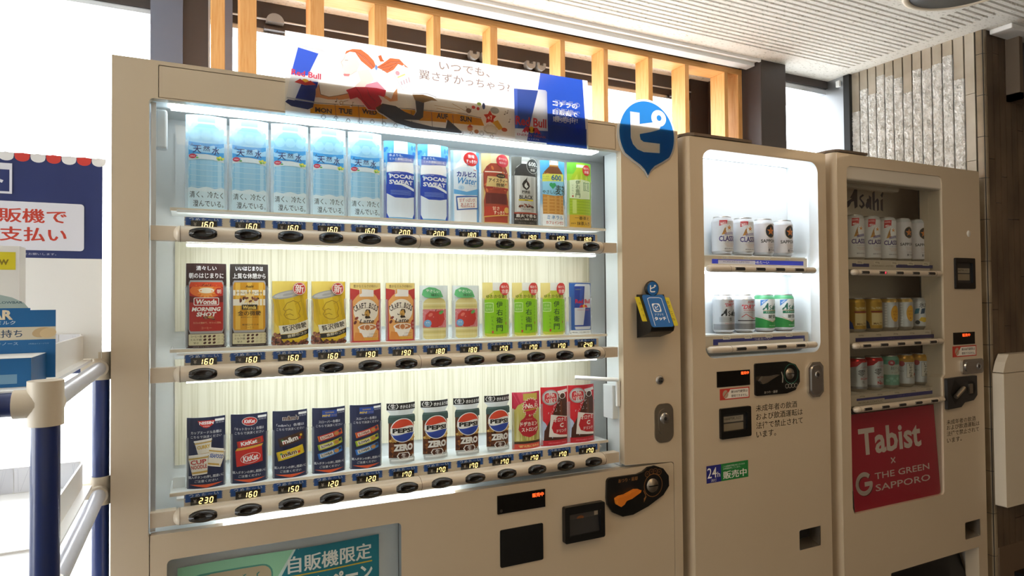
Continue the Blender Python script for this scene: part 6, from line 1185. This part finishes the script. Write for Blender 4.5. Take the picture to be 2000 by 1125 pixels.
a.RR(-0.58, 1.4475, -0.048, 1.5385, 0.006, '#e4e6f2'); a.T('自販機で', -0.1445, 1.5125, 0.137, 0.027, '#c8402e', 16); a.T('お支払い', -0.1445, 1.4775, 0.137, 0.027, '#c8402e', 16); a.T('※売り切れの場合は、下段ストッカーから商品の補充をお願いします。', -0.20, 1.4405, 0.215, 0.0042, '#c8cce0')
a.R(-0.225, 1.552, -0.1615, 1.609, '#e4e6f2'); a.R(-0.221, 1.556, -0.1655, 1.597, '#26346e'); a.T('ト', -0.1855, 1.577, 0.022, 0.03, '#e4e6f2', 14)
mb = MB(); mb.box(-0.60, -0.018, 0.031, 0.034, 1.2385, 1.630, 'white'); a.emit(mb, flat(0, 0.0309, 0))
tag(mb.build('rack_sign', org=(-0.31, 0.0325, 1.2385)), 'navy and white payment sign board at the back of the rack', 'sign board')
B1 = thing('snack_box', 'blue display box of snack bars on the rack top shelf', 'box', (-0.13, -0.38, 1.238))
MB().box(-0.26, -0.047, -0.43, -0.335, 1.2382, 1.276, 'white').build('tray_body', B1)
a = Art(); a.R(-0.26, 1.2385, -0.047, 1.2755, '#1668a8'); a.R(-0.2, 1.243, -0.062, 1.255, '#7aa8cc'); mb = MB(); a.emit(mb, flat(0, -0.4302, 0)); a2 = Art(); a2.R(-0.43, 1.2385, -0.335, 1.2755, '#1a5c98'); a2.emit(mb, flatx(-0.0469, 0, 0)); mb.build('printed_front', B1)
hd = [(-0.26, 1.24), (-0.036, 1.24), (-0.036, 1.337), (-0.066, 1.337), (-0.0735, 1.3475), (-0.087, 1.355), (-0.103, 1.3595), (-0.12, 1.361), (-0.26, 1.361)]
a = Art(); a.P(hd, '#1668a8'); a.P([(-0.066, 1.337), (-0.0735, 1.3475), (-0.087, 1.355), (-0.103, 1.3595), (-0.12, 1.361), (-0.26, 1.361), (-0.26, 1.337)], '#a9bfbf'); a.R(-0.26, 1.318, -0.066, 1.340, '#1668a8'); a.T('SLOWBAR', -0.130, 1.3305, 0.088, 0.014, '#e8dcc0', 20); a.T('SLOWBAR', -0.09, 1.348, 0.03, 0.0035, '#4a6a78', 8); a.T('チョコナッツミルク', -0.118, 1.3195, 0.07, 0.0055, '#cfe0ee', 6)
a.R(-0.26, 1.295, -0.036, 1.313, '#d8d0bc'); a.T('満足長持ち', -0.107, 1.304, 0.064, 0.011, '#2a4a6a', 10); a.T('カルシウム・鉄／パラチノース', -0.125, 1.290, 0.09, 0.0045, '#bcd4e6', 4); a.E(-0.052, 1.305, 0.012, 0.007, '#c9b088', 20, 0.2); a.E(-0.045, 1.304, 0.010, 0.007, '#ddc79c', 20, 0.2); a.T('※写真はイメージです', -0.056, 1.289, 0.024, 0.002, '#9ac0dc')
mb = MB(); mb.prism(hd, -0.3335, -0.332, 'white'); a.emit(mb, flat(0, -0.3337, 0)); mb.build('header_card', B1)
a = Art(); a.R(-0.22, 1.396, -0.092, 1.422, '#e6d82a'); a.T('New', -0.115, 1.409, 0.03, 0.012, '#8a7a14', 8)
mb = MB().box(-0.26, -0.0875, -0.29, -0.25, 1.2412, 1.431, 'white'); a.emit(mb, flat(0, -0.2902, 0))
tag(mb.build('paper_carton', org=(-0.17, -0.27, 1.2412)), 'plain white carton with a yellow tag standing in the rack top tray', 'carton')
